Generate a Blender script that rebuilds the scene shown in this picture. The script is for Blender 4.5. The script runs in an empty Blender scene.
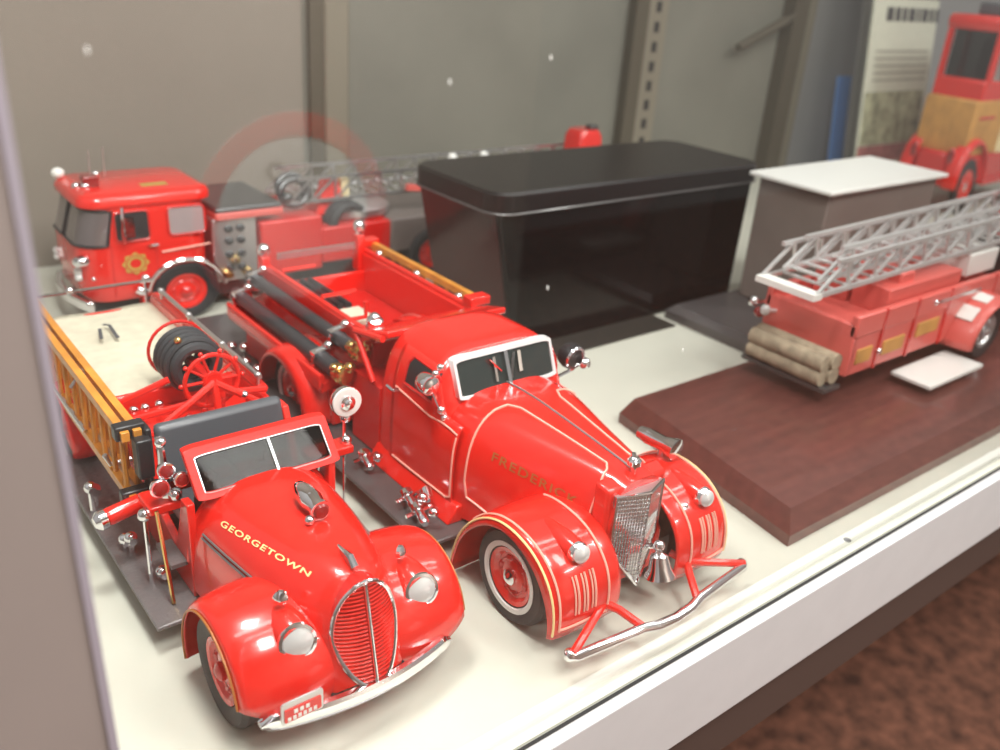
import bpy, math, random
from mathutils import Vector, Matrix
random.seed(7)
C = bpy.context.scene.collection
PI = math.pi
def R(a): return math.radians(a)

# ------------------------------------------------------------------ materials
def newmat(name):
    m = bpy.data.materials.new(name); m.use_nodes = True
    nt = m.node_tree
    return m, nt, nt.nodes['Principled BSDF']
def pm(name, col, rough=.4, metal=0.0, coat=0.0, noise=None, bump=None, spec=.5):
    """principled material; noise=(scale, amount) mottles the colour, bump=(scale, strength)"""
    m, nt, b = newmat(name)
    b.inputs['Base Color'].default_value = (*col, 1)
    b.inputs['Roughness'].default_value = rough
    b.inputs['Metallic'].default_value = metal
    b.inputs['Coat Weight'].default_value = coat
    b.inputs['Coat Roughness'].default_value = .04
    b.inputs['Specular IOR Level'].default_value = spec
    tc = nt.nodes.new('ShaderNodeTexCoord')
    if noise:
        n = nt.nodes.new('ShaderNodeTexNoise'); n.inputs['Scale'].default_value = noise[0]; n.inputs['Detail'].default_value = 4
        nt.links.new(tc.outputs['Object'], n.inputs['Vector'])
        r = nt.nodes.new('ShaderNodeValToRGB')
        k = noise[1]
        r.color_ramp.elements[0].position = .3; r.color_ramp.elements[1].position = .7
        r.color_ramp.elements[0].color = (*[max(0, c * (1 - k)) for c in col], 1)
        r.color_ramp.elements[1].color = (*[min(1, c * (1 + k)) for c in col], 1)
        nt.links.new(n.outputs['Fac'], r.inputs['Fac']); nt.links.new(r.outputs['Color'], b.inputs['Base Color'])
    if bump:
        n = nt.nodes.new('ShaderNodeTexNoise'); n.inputs['Scale'].default_value = bump[0]; n.inputs['Detail'].default_value = 6
        nt.links.new(tc.outputs['Object'], n.inputs['Vector'])
        bp = nt.nodes.new('ShaderNodeBump'); bp.inputs['Strength'].default_value = bump[1]; bp.inputs['Distance'].default_value = .02
        nt.links.new(n.outputs['Fac'], bp.inputs['Height']); nt.links.new(bp.outputs['Normal'], b.inputs['Normal'])
    return m

M = {}
M['red'] = pm('red_enamel', (.74, .019, .011), .22, 0, .6)
M['red2'] = pm('red_enamel_deep', (.60, .013, .010), .25, 0, .5)
M['redpale'] = pm('red_enamel_hazed', (.68, .12, .10), .35, 0, .2)  # washed look from reflections in the front glass, mixed into the red
M['redmatte'] = pm('red_enamel_satin', (.70, .018, .011), .42, 0, .05, None, None, .3)
M['chrome'] = pm('chrome', (.86, .86, .88), .08, 1)
M['steel'] = pm('dull_steel', (.62, .62, .62), .32, .9)
M['alu'] = pm('brushed_aluminium', (.80, .80, .80), .38, .35, 0, (2.0, .05))
M['rubber'] = pm('black_rubber', (.018, .018, .02), .55)
M['black'] = pm('black_trim', (.02, .02, .022), .35)
M['seat'] = pm('dark_grey_leather', (.075, .08, .09), .38)
M['grey'] = pm('grey_tread_plate', (.16, .15, .15), .32, .2, 0, None, (60, .2))
M['darkgrey'] = pm('dark_grey_board', (.085, .078, .078), .3, .1, .3)
M['wood'] = pm('varnished_wood', (.62, .25, .035), .35, 0, .2, (9, .25))
M['cream'] = pm('cream_canvas', (.60, .57, .44), .7, 0, 0, (14, .10))
M['brass'] = pm('brass', (.72, .50, .20), .25, 1)
M['gold'] = pm('gold_leaf', (.95, .76, .34), .4, .0)
M['goldgreen'] = pm('dull_gold_leaf', (.42, .14, .03), .4, .1)
M['goldbright'] = pm('gold_badge', (.55, .38, .08), .4, .2)
M['pink'] = pm('pale_pinstripe', (.92, .46, .36), .4)
M['redlens'] = pm('red_lens', (.25, .01, .01), .1, 0, .8)
M['lens'] = pm('headlight_lens', (.72, .73, .72), .12, .3, .5)
M['white'] = pm('white_enamel', (.80, .80, .76), .35)
M['whitewall'] = pm('whitewall', (.72, .70, .66), .5)
M['hose'] = pm('black_suction_hose', (.035, .036, .04), .45, 0, .1)
M['fabrichose'] = pm('tan_fabric_hose', (.36, .30, .21), .9, 0, 0, (20, .3))
M['platered'] = pm('plate_red', (.75, .06, .05), .4)
M['tan'] = pm('tan_board', (.58, .29, .07), .6, 0, 0, (6, .2))
M['ivory'] = pm('ivory_panel', (.82, .70, .40), .5)
M['ladderalu'] = pm('silver_ladder_paint', (.66, .66, .65), .35, .5)
M['darkmetal'] = pm('dark_gunmetal', (.10, .10, .10), .35, .6)
M['shade'] = pm('dark_undercarriage', (.02, .018, .018), .6)

def glass_mat(name, tint=(.97, .98, .97), boost=1.6, rough=0.0, base=0.0, haze=0.0):
    m = bpy.data.materials.new(name); m.use_nodes = True
    nt = m.node_tree; nt.nodes.clear()
    out = nt.nodes.new('ShaderNodeOutputMaterial'); mix = nt.nodes.new('ShaderNodeMixShader')
    tr = nt.nodes.new('ShaderNodeBsdfTransparent'); gl = nt.nodes.new('ShaderNodeBsdfGlossy')
    tr.inputs['Color'].default_value = (*tint, 1); gl.inputs['Roughness'].default_value = rough
    fr = nt.nodes.new('ShaderNodeFresnel'); fr.inputs['IOR'].default_value = 1.5
    ge = nt.nodes.new('ShaderNodeNewGeometry'); io = nt.nodes.new('ShaderNodeMath'); io.operation = 'MULTIPLY_ADD'
    io.inputs[1].default_value = 1 / 1.5 - 1.5; io.inputs[2].default_value = 1.5      # same reflectance from either side of the thin pane
    nt.links.new(ge.outputs['Backfacing'], io.inputs[0]); nt.links.new(io.outputs[0], fr.inputs['IOR'])
    mu = nt.nodes.new('ShaderNodeMath'); mu.operation = 'MULTIPLY_ADD'; mu.use_clamp = True
    mu.inputs[1].default_value = boost; mu.inputs[2].default_value = base
    nt.links.new(fr.outputs[0], mu.inputs[0]); nt.links.new(mu.outputs[0], mix.inputs[0])
    nt.links.new(tr.outputs[0], mix.inputs[1]); nt.links.new(gl.outputs[0], mix.inputs[2])
    last = mix
    if haze:
        df = nt.nodes.new('ShaderNodeBsdfDiffuse'); df.inputs['Color'].default_value = (.8, .78, .74, 1)
        tl = nt.nodes.new('ShaderNodeBsdfTranslucent'); tl.inputs['Color'].default_value = (.8, .78, .74, 1)
        ad = nt.nodes.new('ShaderNodeMixShader'); ad.inputs[0].default_value = .5
        nt.links.new(df.outputs[0], ad.inputs[1]); nt.links.new(tl.outputs[0], ad.inputs[2])
        m2 = nt.nodes.new('ShaderNodeMixShader'); m2.inputs[0].default_value = haze
        nt.links.new(mix.outputs[0], m2.inputs[1]); nt.links.new(ad.outputs[0], m2.inputs[2]); last = m2
    nt.links.new(last.outputs[0], out.inputs['Surface'])
    return m
M['pane'] = glass_mat('display_glass', (.98, .985, .98), 1.9, 0, 0, .007)
M['carglass'] = glass_mat('model_window_glass', (.28, .29, .28), .35, .02, .0)

# ------------------------------------------------------------------ mesh builder
def spow(v, e): return math.copysign(abs(v) ** e, v)
def frame_of(d):
    d = Vector(d).normalized()
    up = Vector((0, 0, 1)) if abs(d.z) < .9 else Vector((0, 1, 0))
    a = d.cross(up).normalized(); b = a.cross(d).normalized()
    return a, b, d
class MB:
    def __init__(s): s.v = []; s.f = []
    def add(s, vs, fs):
        o = len(s.v); s.v += [tuple(p) for p in vs]; s.f += [tuple(i + o for i in f) for f in fs]; return s
    def box(s, x0, x1, y0, y1, z0, z1):
        vs = [(x, y, z) for z in (z0, z1) for y in (y0, y1) for x in (x0, x1)]
        return s.add(vs, [(0, 2, 3, 1), (4, 5, 7, 6), (0, 1, 5, 4), (2, 6, 7, 3), (0, 4, 6, 2), (1, 3, 7, 5)])
    def loft(s, rings, close=True, cap=True, wrap=False):
        n = len(rings[0]); fs = []; m = len(rings)
        for i in range(m if wrap else m - 1):
            for j in range(n if close else n - 1):
                a, b = i * n + j, i * n + (j + 1) % n; k = ((i + 1) % m) * n
                fs.append((a, b, k + (j + 1) % n, k + j))
        if cap and not wrap:
            fs.append(tuple(range(n - 1, -1, -1))); fs.append(tuple((m - 1) * n + j for j in range(n)))
        return s.add([p for r in rings for p in r], fs)
    def tube(s, pts, r, seg=8, closed=False, flat=1.0):
        pts = [Vector(p) for p in pts]; n = len(pts); rings = []
        pa = None
        for i, p in enumerate(pts):
            if closed: d = pts[(i + 1) % n] - pts[i - 1]
            else: d = pts[min(i + 1, n - 1)] - pts[max(i - 1, 0)]
            a, b, d = frame_of(d)
            if pa is not None:
                a2 = pa - d * pa.dot(d)
                if a2.length > 1e-6: a = a2.normalized(); b = a.cross(d).normalized()
            pa = a
            rr = r[i] if isinstance(r, (list, tuple)) else r
            rings.append([p + (a * math.cos(t) + b * math.sin(t) * flat) * rr for t in [2 * PI * k / seg for k in range(seg)]])
        return s.loft(rings, True, True, closed)
    def bar(s, a, b, w, h=None, up=(0, 0, 1)):
        """rectangular bar from a to b"""
        a, b = Vector(a), Vector(b); h = h or w; d = (b - a).normalized(); up = Vector(up)
        if abs(d.dot(up)) > .95: up = Vector((0, 1, 0))
        x = d.cross(up).normalized() * w / 2; z = x.cross(d).normalized() * h / 2
        return s.loft([[p - x - z, p + x - z, p + x + z, p - x + z] for p in (a, b)])
    def lathe(s, prof, o, d, seg=20, cap=True):
        """prof: (radius, distance along d)"""
        a, b, d = frame_of(d); o = Vector(o)
        rings = [[o + d * h + (a * math.cos(t) + b * math.sin(t)) * max(r, 1e-4) for t in [2 * PI * k / seg for k in range(seg)]] for r, h in prof]
        return s.loft(rings, True, cap)
    def ball(s, o, r, seg=14, sq=(1, 1, 1)):
        o = Vector(o); rings = []
        for i in range(1, 8):
            t = PI * i / 8 - PI / 2
            rings.append([o + Vector((math.cos(t) * math.cos(p) * r * sq[0], math.cos(t) * math.sin(p) * r * sq[1], math.sin(t) * r * sq[2])) for p in [2 * PI * k / seg for k in range(seg)]])
        return s.loft(rings)
    def torus(s, o, d, Rr, r, seg=28, sg=8):
        a, b, d = frame_of(d); o = Vector(o)
        return s.tube([o + (a * math.cos(t) + b * math.sin(t)) * Rr for t in [2 * PI * k / seg for k in range(seg)]], r, sg, True)
    def prism(s, poly, axis, a, b):
        """poly of 2d points in the other two axes in x,y,z order"""
        def P(p, k):
            if axis == 'x': return (k, p[0], p[1])
            if axis == 'y': return (p[0], k, p[1])
            return (p[0], p[1], k)
        return s.loft([[P(p, a) for p in poly], [P(p, b) for p in poly]])
    def grid(s, S, us, vs_):
        n = len(vs_)
        fs = [(i * n + j, i * n + j + 1, (i + 1) * n + j + 1, (i + 1) * n + j) for i in range(len(us) - 1) for j in range(n - 1)]
        return s.add([S(u, v) for u in us for v in vs_], fs)
    def build(s, name, mat, parent=None, smooth=40, bevel=0, solid=0, sub=0, loc=None):
        me = bpy.data.meshes.new(name)
        me.from_pydata(s.v, [], s.f); me.update()
        import bmesh
        bm = bmesh.new(); bm.from_mesh(me); bmesh.ops.recalc_face_normals(bm, faces=bm.faces); bm.to_mesh(me); bm.free()
        me.materials.append(M[mat] if isinstance(mat, str) else mat)
        if smooth:
            for p in me.polygons: p.use_smooth = True
            me.set_sharp_from_angle(angle=R(smooth))
        o = bpy.data.objects.new(name, me); C.objects.link(o)
        if parent is not None: o.parent = parent
        if loc: o.location = loc
        if solid:
            k = o.modifiers.new('solid', 'SOLIDIFY'); k.thickness = solid; k.offset = -1
        if bevel:
            k = o.modifiers.new('bevel', 'BEVEL'); k.width = bevel; k.segments = 2; k.limit_method = 'ANGLE'; k.angle_limit = R(35)
        if sub:
            k = o.modifiers.new('sub', 'SUBSURF'); k.levels = sub; k.render_levels = sub
        return o
def lin(a, b, n): return [a + (b - a) * i / (n - 1) for i in range(n)]
def rrect(x0, x1, y0, y1, r, n=5):
    out = []
    for cx, cy, a in ((x1 - r, y1 - r, 0), (x0 + r, y1 - r, 90), (x0 + r, y0 + r, 180), (x1 - r, y0 + r, 270)):
        for i in range(n):
            t = R(a + 90 * i / (n - 1)); out.append((cx + r * math.cos(t), cy + r * math.sin(t)))
    return out
def interp(tab, u):
    """Catmull-Rom through rows (u, a, b, ...)"""
    if u <= tab[0][0]: return tab[0][1:]
    if u >= tab[-1][0]: return tab[-1][1:]
    i = max(k for k in range(len(tab) - 1) if tab[k][0] <= u)
    p = [tab[max(i - 1, 0)], tab[i], tab[i + 1], tab[min(i + 2, len(tab) - 1)]]
    h = p[2][0] - p[1][0]; t = (u - p[1][0]) / h; out = []
    for k in range(1, len(tab[0])):
        m0 = (p[2][k] - p[0][k]) / max(p[2][0] - p[0][0], 1e-6) * h; m1 = (p[3][k] - p[1][k]) / max(p[3][0] - p[1][0], 1e-6) * h
        d = p[2][k] - p[1][k]
        if d == 0: m0 = m1 = 0
        out.append((2 * t**3 - 3 * t**2 + 1) * p[1][k] + (t**3 - 2 * t**2 + t) * m0 + (-2 * t**3 + 3 * t**2) * p[2][k] + (t**3 - t**2) * m1)
    return tuple(out)
def thing(name, label, cat, loc, rz=0, group=None):
    o = bpy.data.objects.new(name, None); C.objects.link(o); o.empty_display_size = .1
    o.location = loc; o.rotation_euler = (0, 0, R(rz)); o['label'] = label; o['category'] = cat
    if group: o['group'] = group
    return o
def tag(o, label, cat, group=None):
    o['label'] = label; o['category'] = cat
    if group: o['group'] = group
    return o
def struct(o): o['kind'] = 'structure'; return o
def text_mesh(txt, size, bold=0.0):
    cu = bpy.data.curves.new('t', 'FONT'); cu.body = txt; cu.size = size; cu.offset = bold; cu.resolution_u = 3; cu.space_character = 1.15
    ob = bpy.data.objects.new('t', cu); C.objects.link(ob)
    dg = bpy.context.evaluated_depsgraph_get(); me = bpy.data.meshes.new_from_object(ob.evaluated_get(dg))
    vs = [v.co.copy() for v in me.vertices]; fs = [tuple(p.vertices) for p in me.polygons]
    bpy.data.objects.remove(ob); bpy.data.meshes.remove(me)
    return vs, fs
def surf_norm(S, u, v, e=1e-3, sign=1):
    p = Vector(S(u, v)); n = (Vector(S(u + e, v)) - p).cross(Vector(S(u, v + e)) - p)
    return p, (n.normalized() * sign if n.length > 0 else Vector((0, 0, 1)))
def on_surf(S, uv, off, c):
    """points of polyline uv on S, pushed off along the outward normal (away from point c)"""
    out = []
    for u, v in uv:
        p, n = surf_norm(S, u, v)
        if n.dot(p - Vector(c)) < 0: n = -n
        out.append(p + n * off)
    return out
def dense(poly, n=8, closed=False):
    out = []; m = len(poly)
    for i in range(m if closed else m - 1):
        a, b = poly[i], poly[(i + 1) % m]
        out += [(a[0] + (b[0] - a[0]) * k / n, a[1] + (b[1] - a[1]) * k / n) for k in range(n)]
    if not closed: out.append(poly[-1])
    return out
def text_on(S, txt, u0, u1, vfun, vh, c, off=.002, bold=.0):
    """lettering: text runs u0->u1, its height spans vh in v above vfun(u)"""
    vs, fs = text_mesh(txt, 1.0, bold)
    xs = [v.x for v in vs]; ys = [v.y for v in vs]; x0, x1 = min(xs), max(xs); y0, y1 = min(ys), max(ys)
    uv = []
    for v in vs:
        u = u0 + (u1 - u0) * (v.x - x0) / (x1 - x0); uv.append((u, vfun(u) + vh * (v.y - y0) / (y1 - y0)))
    return MB().add(on_surf(S, uv, off, c), fs)

# ------------------------------------------------------------------ shared truck parts (truck space: x across, y to the rear, z up)
def wheel(root, x, y, r, w, side, rim='red', white=False, z=None, hub='chrome', spokes=6):
    z = r if z is None else z; d = (side, 0, 0); o = Vector((x, y, z))
    t = MB().lathe([(r * .60, -w / 2), (r * .93, -w / 2), (r, -w * .32), (r, w * .32), (r * .93, w / 2), (r * .72, w * .5), (r * .62, w * .42), (r * .60, w * .1)], o, d, 36, True).build('wheel', 'rubber', root, 30)
    t['label'] = 'black tire with a %s rim' % ('red' if rim == 'red' else 'pale')
    rm = MB().lathe([(r * .62, w * .28), (r * .60, w * .44), (r * .52, w * .40), (r * .44, w * .24), (r * .30, w * .32), (r * .2, w * .36), (.001, w * .36)], o, d, 30).build('rim', rim, t, 30)
    k = MB()
    a, b, _ = frame_of(d)
    for i in range(spokes):
        th = 2 * PI * i / spokes; p = o + (a * math.cos(th) + b * math.sin(th)) * r * .36 + Vector(d) * w * .25
        k.lathe([(r * .05, 0), (r * .05, w * .12), (.001, w * .14)], p, d, 8)
    k = MB().tube([o + (a * math.cos(2 * PI * i / 60) + b * math.sin(2 * PI * i / 60)) * r * .36 + Vector(d) * w * .27 for i in range(60)], [r * (.035 + .03 * (1 if i % 10 < 4 else 0)) for i in range(60)], 6, True)
    k.build('lug_nut_ring', 'steel' if rim != 'red' else 'red2', rm, 30)
    if white:
        MB().lathe([(r * .63, w * .46), (r * .645, w * .515), (r * .74, w * .522), (r * .745, w * .46)], o, d, 36, False).build('whitewall_band', 'whitewall', t, 40)
    if hub: MB().lathe([(r * .17, w * .3), (r * .16, w * .5), (r * .08, w * .6), (.001, w * .62)], o, d, 16).build('hub_cap', hub, t, 40)
    return t
def fender_fn(x_in, x_out, yc, zc, crest, lip, flat=2.5, knee=.35):
    """crest: rows (angle, radius); lip: rows (angle, radius). angle 0 = forward, 90 = up, 180 = rear"""
    def S(a, s):
        rc = interp(crest, a)[0]; rl = interp(lip, a)[0]
        if s > knee: rad = rl + (rc - rl) * (max(0, 1 - ((s - knee) / (1 - knee)) ** flat)) ** (1 / flat)
        else: rad = rc - (rc - rl) * .15 * ((knee - s) / knee) ** 2
        x = x_in + (x_out - x_in) * s
        return (x, yc - rad * math.cos(R(a)), zc + rad * math.sin(R(a)))
    return S
def lamp(root, name, o, r, depth, d=(0, -1, 0), body='chrome', lens='lens', label=None, bez=True):
    o = Vector(o)
    h = MB().lathe([(r * .25, depth), (r * .6, depth * .8), (r * .9, depth * .4), (r, .01), (r * 1.03, 0), (r * .92, -.004)], o, [-q for q in d] if False else tuple(-q for q in d), 22).build(name, body, root)
    if label: h['label'] = label
    MB().lathe([(r * .9, 0), (r * .8, r * .16), (r * .4, r * .28), (.001, r * .3)], o, d, 20).build('lens', lens, h)
    if bez: MB().torus(o, d, r * .95, r * .1, 22, 6).build('bezel', 'chrome', h)
    return h
def ladder(root, name, a, b, up, width, mat, rail, rung_r, n, rail_h=None, brace=False):
    """ladder between a and b (centre line of the first rail), second rail offset by up*width"""
    a, b, up = Vector(a), Vector(b), Vector(up)
    k = MB().bar(a, b, rail, rail_h or rail).bar(a + up * width, b + up * width, rail, rail_h or rail)
    o = k.build(name, mat, root, 30, .002)
    g = MB()
    for i in range(n):
        p = a + (b - a) * (i + .5) / n; g.tube([p, p + up * width], rung_r, 6)
    g.build('rungs', mat, o)
    return o

def superbody(tab, rake=lambda y, z: 0):
    """tab rows (y, half width, top z, bottom z, exponent); S(y, theta) with theta 0 = right foot, pi = left foot"""
    def S(y, th):
        w, zt, zb, n = interp(tab, y); c, s_ = math.cos(th), math.sin(max(0, min(PI, th)))
        z = zb + (zt - zb) * abs(s_) ** (2 / n)
        return (w * spow(c, 2 / n), y + rake(y, z), z)
    return S
def body_mesh(S, y0, y1, ny, nth=44):
    m = MB(); th = [PI * i / (nth - 1) for i in range(nth)]
    # even out the samples near the corners of boxy sections
    m.loft([[S(y, t) for t in th] for y in lin(y0, y1, ny)], True, True)
    return m

# =================================================================== 1. open-cab truck, front left
def build_open_cab_truck():
    g = thing('fire_truck', 'red open-cab model fire truck lettered GEORGETOWN, carrying wooden ladders and a hose reel', 'model truck', (1.0, 1.64, 0))
    MB().box(-.19, .19, .12, 2.3, .06, .17).build('chassis', 'shade', g, 0)
    tab = [(.02, .06, .42, .17, 2.3), (.045, .104, .448, .15, 2.4), (.09, .140, .466, .14, 2.6), (.18, .176, .474, .14, 2.8), (.34, .210, .478, .14, 3.0), (.52, .235, .476, .13, 3.1), (.70, .25, .470, .12, 3.0)]
    S = superbody(tab, lambda y, z: max(0, (1 - y / .45)) * .24 * (z - .30))
    hood = body_mesh(S, .02, .70, 30).build('hood', 'red', g)
    cen = (0, .4, .2)
    # lettering on the left shoulder
    th0 = PI * .70
    text_on(S, 'GEORGETOWN', .56, .145, lambda y: PI * (.645 + .18 * y), -.09, cen, .003, .02).build('lettering', 'gold', hood, 0)['label'] = 'gold lettering GEORGETOWN'
    for k, sg in ((0, 1), (1, -1)):
        f = (lambda t: PI - t) if sg > 0 else (lambda t: t)
        st = MB()
        for dz in (0, .025):
            st.tube(on_surf(S, [(y, f(.50 + dz * 2)) for y in lin(.62, .13, 14)], .003, cen), .0035, 6)
        st.build('side_trim', 'grey', hood)
        p = (-.185 * sg, .165, .41)
        b = MB().lathe([(.004, -.01), (.022, 0), (.022, .012), (.012, .02), (.001, .022)], p, (-.55 * sg, -.8, .15), 12).build('parking_light', 'chrome', g)
    MB().tube([S(.69, t) for t in lin(.15, PI - .15, 24)], .008, 6).build('cowl_molding', 'red', hood)
    # ornament
    o = MB().tube([(0, .095, .475), (0, .12, .495), (0, .19, .49)], [.011, .010, .004], 8).build('hood_ornament', 'chrome', g)
    # siren with red lens
    s = MB().lathe([(.006, .12), (.02, .105), (.031, .07), (.034, .02), (.028, -.01), (.033, -.03), (.033, -.036)], (.025, .37, .513), (0, 1, .06), 20).build('siren', 'chrome', g)
    MB().lathe([(.027, 0), (.02, .01), (.001, .014)], (.025, .335, .511), (0, -1, 0), 16).build('lens', 'redlens', s)
    MB().tube([(.025, .40, .46), (.025, .40, .50)], .012, 8).build('siren_foot', 'chrome', s); MB().ball((-.012, .335, .492), .015).build('siren_lamp', 'chrome', s)
    # grille: egg outline on a raked plane
    def egg(t, k=1.0):
        z = .307 + .152 * math.sin(t) * k; u = math.sin(t)
        x = .098 * math.cos(t) * k * (1 - .13 * (-u if u < 0 else 0) - .02 * u)
        return x, z
    def gy(x, z): return .012 + .24 * (z - .15) - .040 * (1 - (x / .1) ** 2)
    ts = [2 * PI * i / 44 for i in range(44)]
    gp = MB(); rings = []
    for k in (1.0, .8, .55, .3, .04):
        rings.append([(egg(t, k)[0], gy(*egg(t, k)) + .006, egg(t, k)[1]) for t in ts])
    gp.loft([[(x, y + .07, z) for x, y, z in rings[0]]] + rings, True, True)
    gr = gp.build('grille', 'red2', g)
    bars = MB()
    for i in range(26):
        z = .165 + i * .0112; u = (z - .307) / .152
        if abs(u) > .98: continue
        hw = egg(math.asin(u))[0] - .004
        for sg in (-1, 1):
            bars.tube([(x, gy(x, z) - .001, z) for x in lin(.008 * sg, hw * sg, 6)], .0028, 5)
    bars.build('grille_bars', 'red', gr)
    MB().tube([(egg(t)[0], gy(*egg(t)) - .002, egg(t)[1]) for t in ts], .007, 8, True).build('grille_surround', 'chrome', gr)
    MB().tube([(0, gy(0, z) - .003, z) for z in lin(.16, .455, 10)], .0055, 8).build('grille_center_strip', 'chrome', gr)
    # fenders
    crest = [(-15, .232), (0, .238), (40, .240), (75, .226), (100, .220), (135, .222), (170, .225), (205, .235)]
    lipt = [(-15, .215), (0, .195), (60, .182), (120, .182), (160, .19), (205, .212)]
    for sg in (-1, 1):
        F = fender_fn(.09 * sg, .362 * sg, .255, .16, crest, lipt, 2.1, .3)
        A0 = lambda s_: -14 + 22 * max(0, (s_ - .35) / .65) ** 1.2
        fd = MB().grid(lambda u, s_: F(A0(s_) + (205 - A0(s_)) * u, s_), lin(0, 1, 36), lin(0, 1, 22)).build('front_fender', 'red', g, 60, 0, .008)
        MB().tube([F(a, 1) for a in lin(8, 205, 40)], .0035, 6).build('fender_lip', 'goldgreen', fd)
        ap = MB().loft([[(x * sg, y, z) for x, y, z in ((.05, .03, .13), (.30, .06, .10), (.30, .16, .12), (.05, .16, .14))], [(x * sg, y, z) for x, y, z in ((.05, .045, .20), (.25, .06, .2), (.25, .2, .24), (.05, .2, .24))]]).build('front_apron', 'red', g, 30, .01)
        # headlight in its teardrop shell
        sh = MB().lathe([(.044, .004), (.051, .02), (.053, .06), (.045, .13), (.028, .20), (.004, .26)], (.195 * sg + .01, .075, .325), (0, 1, .05), 22).build('headlight', 'red', g)
        MB().lathe([(.043, 0), (.040, .007), (.02, .013), (.001, .014)], (.195 * sg + .01, .073, .325), (-.2, -1, .28), 22).build('lens', 'lens', sh)
        MB().torus((.195 * sg + .01, .073, .325), (.2, 1, -.28), .045, .009, 24, 6).build('bezel', 'chrome', sh)
        wheel(g, .295 * sg, .245, .165, .09, sg, 'red', False, None, 'red2')
        wheel(g, .255 * sg, 1.85, .16, .11, sg, 'red', False, None, 'red2')
        RF = fender_fn(.2 * sg, .34 * sg, 1.85, .16, [(-10, .22), (60, .2), (120, .2), (190, .24)], [(-10, .2), (90, .175), (190, .21)], 2.4, .3)
        MB().grid(RF, lin(-8, 188, 24), lin(0, 1, 14)).build('rear_fender', 'red', g, 60, 0, .008)
        MB().box(*sorted((.2 * sg, .395 * sg)), .58, 1.75, .085, .10).build('running_board', 'grey', g, 30, .005)
    # bumper
    rings = []
    for i in range(25):
        x = -.30 + .60 * i / 24; e = abs(x) / .30; y = -.028 + .055 * e * e; x -= .02; k = 1 if e < .93 else (1 - ((e - .93) / .07) ** 2) ** .5 * .75 + .25
        rings.append([(x, y + a, .145 + b * k) for a, b in ((.012, -.024), (-.006, -.026), (-.013, -.016), (-.010, -.004), (-.010, .004), (-.013, .016), (-.006, .026), (.012, .024))])
    bp = MB().loft(rings).build('bumper', 'chrome', g, 40)
    for x in (-.1, .1): MB().bar((x, 0, .14), (x, .14, .13), .03, .02).build('bumper_bracket', 'black', bp)
    pl = MB().prism(rrect(-.283, -.165, .168, .236, .008), 'y', -.028, -.022).build('license_plate', 'steel', g, 30)
    pl['label'] = 'silver and red license plate'
    MB().prism(rrect(-.276, -.172, .174, .216, .004), 'y', -.031, -.0275).build('red_field', 'platered', pl, 0)
    k = MB()
    for zz, n, x0, x1 in ((.203, 3, -.25, -.2), (.184, 6, -.268, -.18)):
        for i in range(n):
            x = x0 + (x1 - x0) * i / n; k.box(x, x + (x1 - x0) / n * .62, -.0325, -.0305, zz - .006, zz + .006)
    k.build('white_marks', 'white', pl, 0)
    # windshield: raked red frame, divided glass
    def W(x, t, o=0): return (x + .022, .655 + .115 * t + o, .448 + .122 * t)   # t 0 bottom, 1 top
    pts = [W(x, t) for x, t in rrect(-.236, .236, .02, 1.0, .12, 6)]
    # x/t radii differ a little: rounded corners stay soft
    out = rrect(-.240, .240, 0, 1.02, .055, 6); inn = rrect(-.212, .212, .12, .84, .04, 6)
    fr = MB()
    A = [W(x, t, -.012) for x, t in out]; B = [W(x, t, -.012) for x, t in inn]; A2 = [W(x, t, .016) for x, t in out]; B2 = [W(x, t, .016) for x, t in inn]
    fr.loft([A, A2, B2, B], True, False, True)
    fo = fr.build('windshield_frame', 'redmatte', g, 50, .004)
    MB().loft([[W(x, t, -.002) for x, t in inn], [W(x, t, .002) for x, t in inn]]).build('windshield_glass', 'carglass', fo, 0)
    MB().bar(W(.03, .16, -.004), W(.03, .83, -.004), .008).build('windshield_divider', 'steel', fo)
    MB().tube([W(x, t, -.010) for x, t in inn], .0025, 6, True).build('windshield_gasket', 'steel', fo)
    # cab tub
    cab = MB()
    for sg in (-1, 1):
        poly = [(.66, .10), (1.06, .10), (1.06, .50), (1.0, .50), (.96, .40), (.92, .26), (.80, .22), (.76, .30), (.71, .44), (.66, .44)]
        cab.prism(poly, 'x', .225 * sg, .25 * sg)
    cab.box(-.23, .23, .66, 1.06, .10, .13)
    cab.box(-.23, .23, 1.04, 1.06, .10, .44)
    ct = cab.build('cab', 'red', g, 30, .004)
    MB().box(-.21, .21, .70, .72, .15, .44).build('dashboard', 'black', ct, 30, .01)
    st = MB().loft([[(x, y, z) for x in (-.22, .22) for y, z in ()] or [(-.225, .93, .36), (.215, .93, .36), (.215, .975, .36), (-.225, .975, .36)], [(-.225, .975, .55), (.215, .975, .55), (.215, 1.02, .55), (-.225, 1.02, .55)]]).build('seat_back', 'seat', g, 30, .018)
    st['label'] = 'dark grey bench seat back'
    MB().box(-.215, .21, .80, .94, .25, .33).build('seat_cushion', 'seat', g, 30, .02)
    sw = MB().torus((-.10, .80, .43), (0, .6, -.8), .062, .006, 24, 6)
    for a in (0, 2.1, 4.2):
        aa, bb, _ = frame_of((0, .6, -.8)); sw.tube([(-.10, .80, .43), Vector((-.10, .80, .43)) + (aa * math.cos(a) + bb * math.sin(a)) * .062], .004, 6)
    sw.tube([(-.10, .80, .43), (-.10, .72, .33)], .006, 6)
    sw.build('steering_wheel', 'black', g)
    MB().tube([(.05, .76, .46), (.05, .76, .50)], .012, 8).ball((.02, .75, .48), .014).ball((.06, .75, .48), .014).build('gauge', 'chrome', ct)
    # bed
    bed = MB()
    bed.box(-.25, .25, 1.06, 2.36, .10, .38)
    bed.box(-.25, -.225, 1.06, 2.36, .38, .47); bed.box(.225, .25, 1.06, 2.36, .38, .47); bed.box(-.25, .25, 2.335, 2.36, .38, .43)
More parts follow.
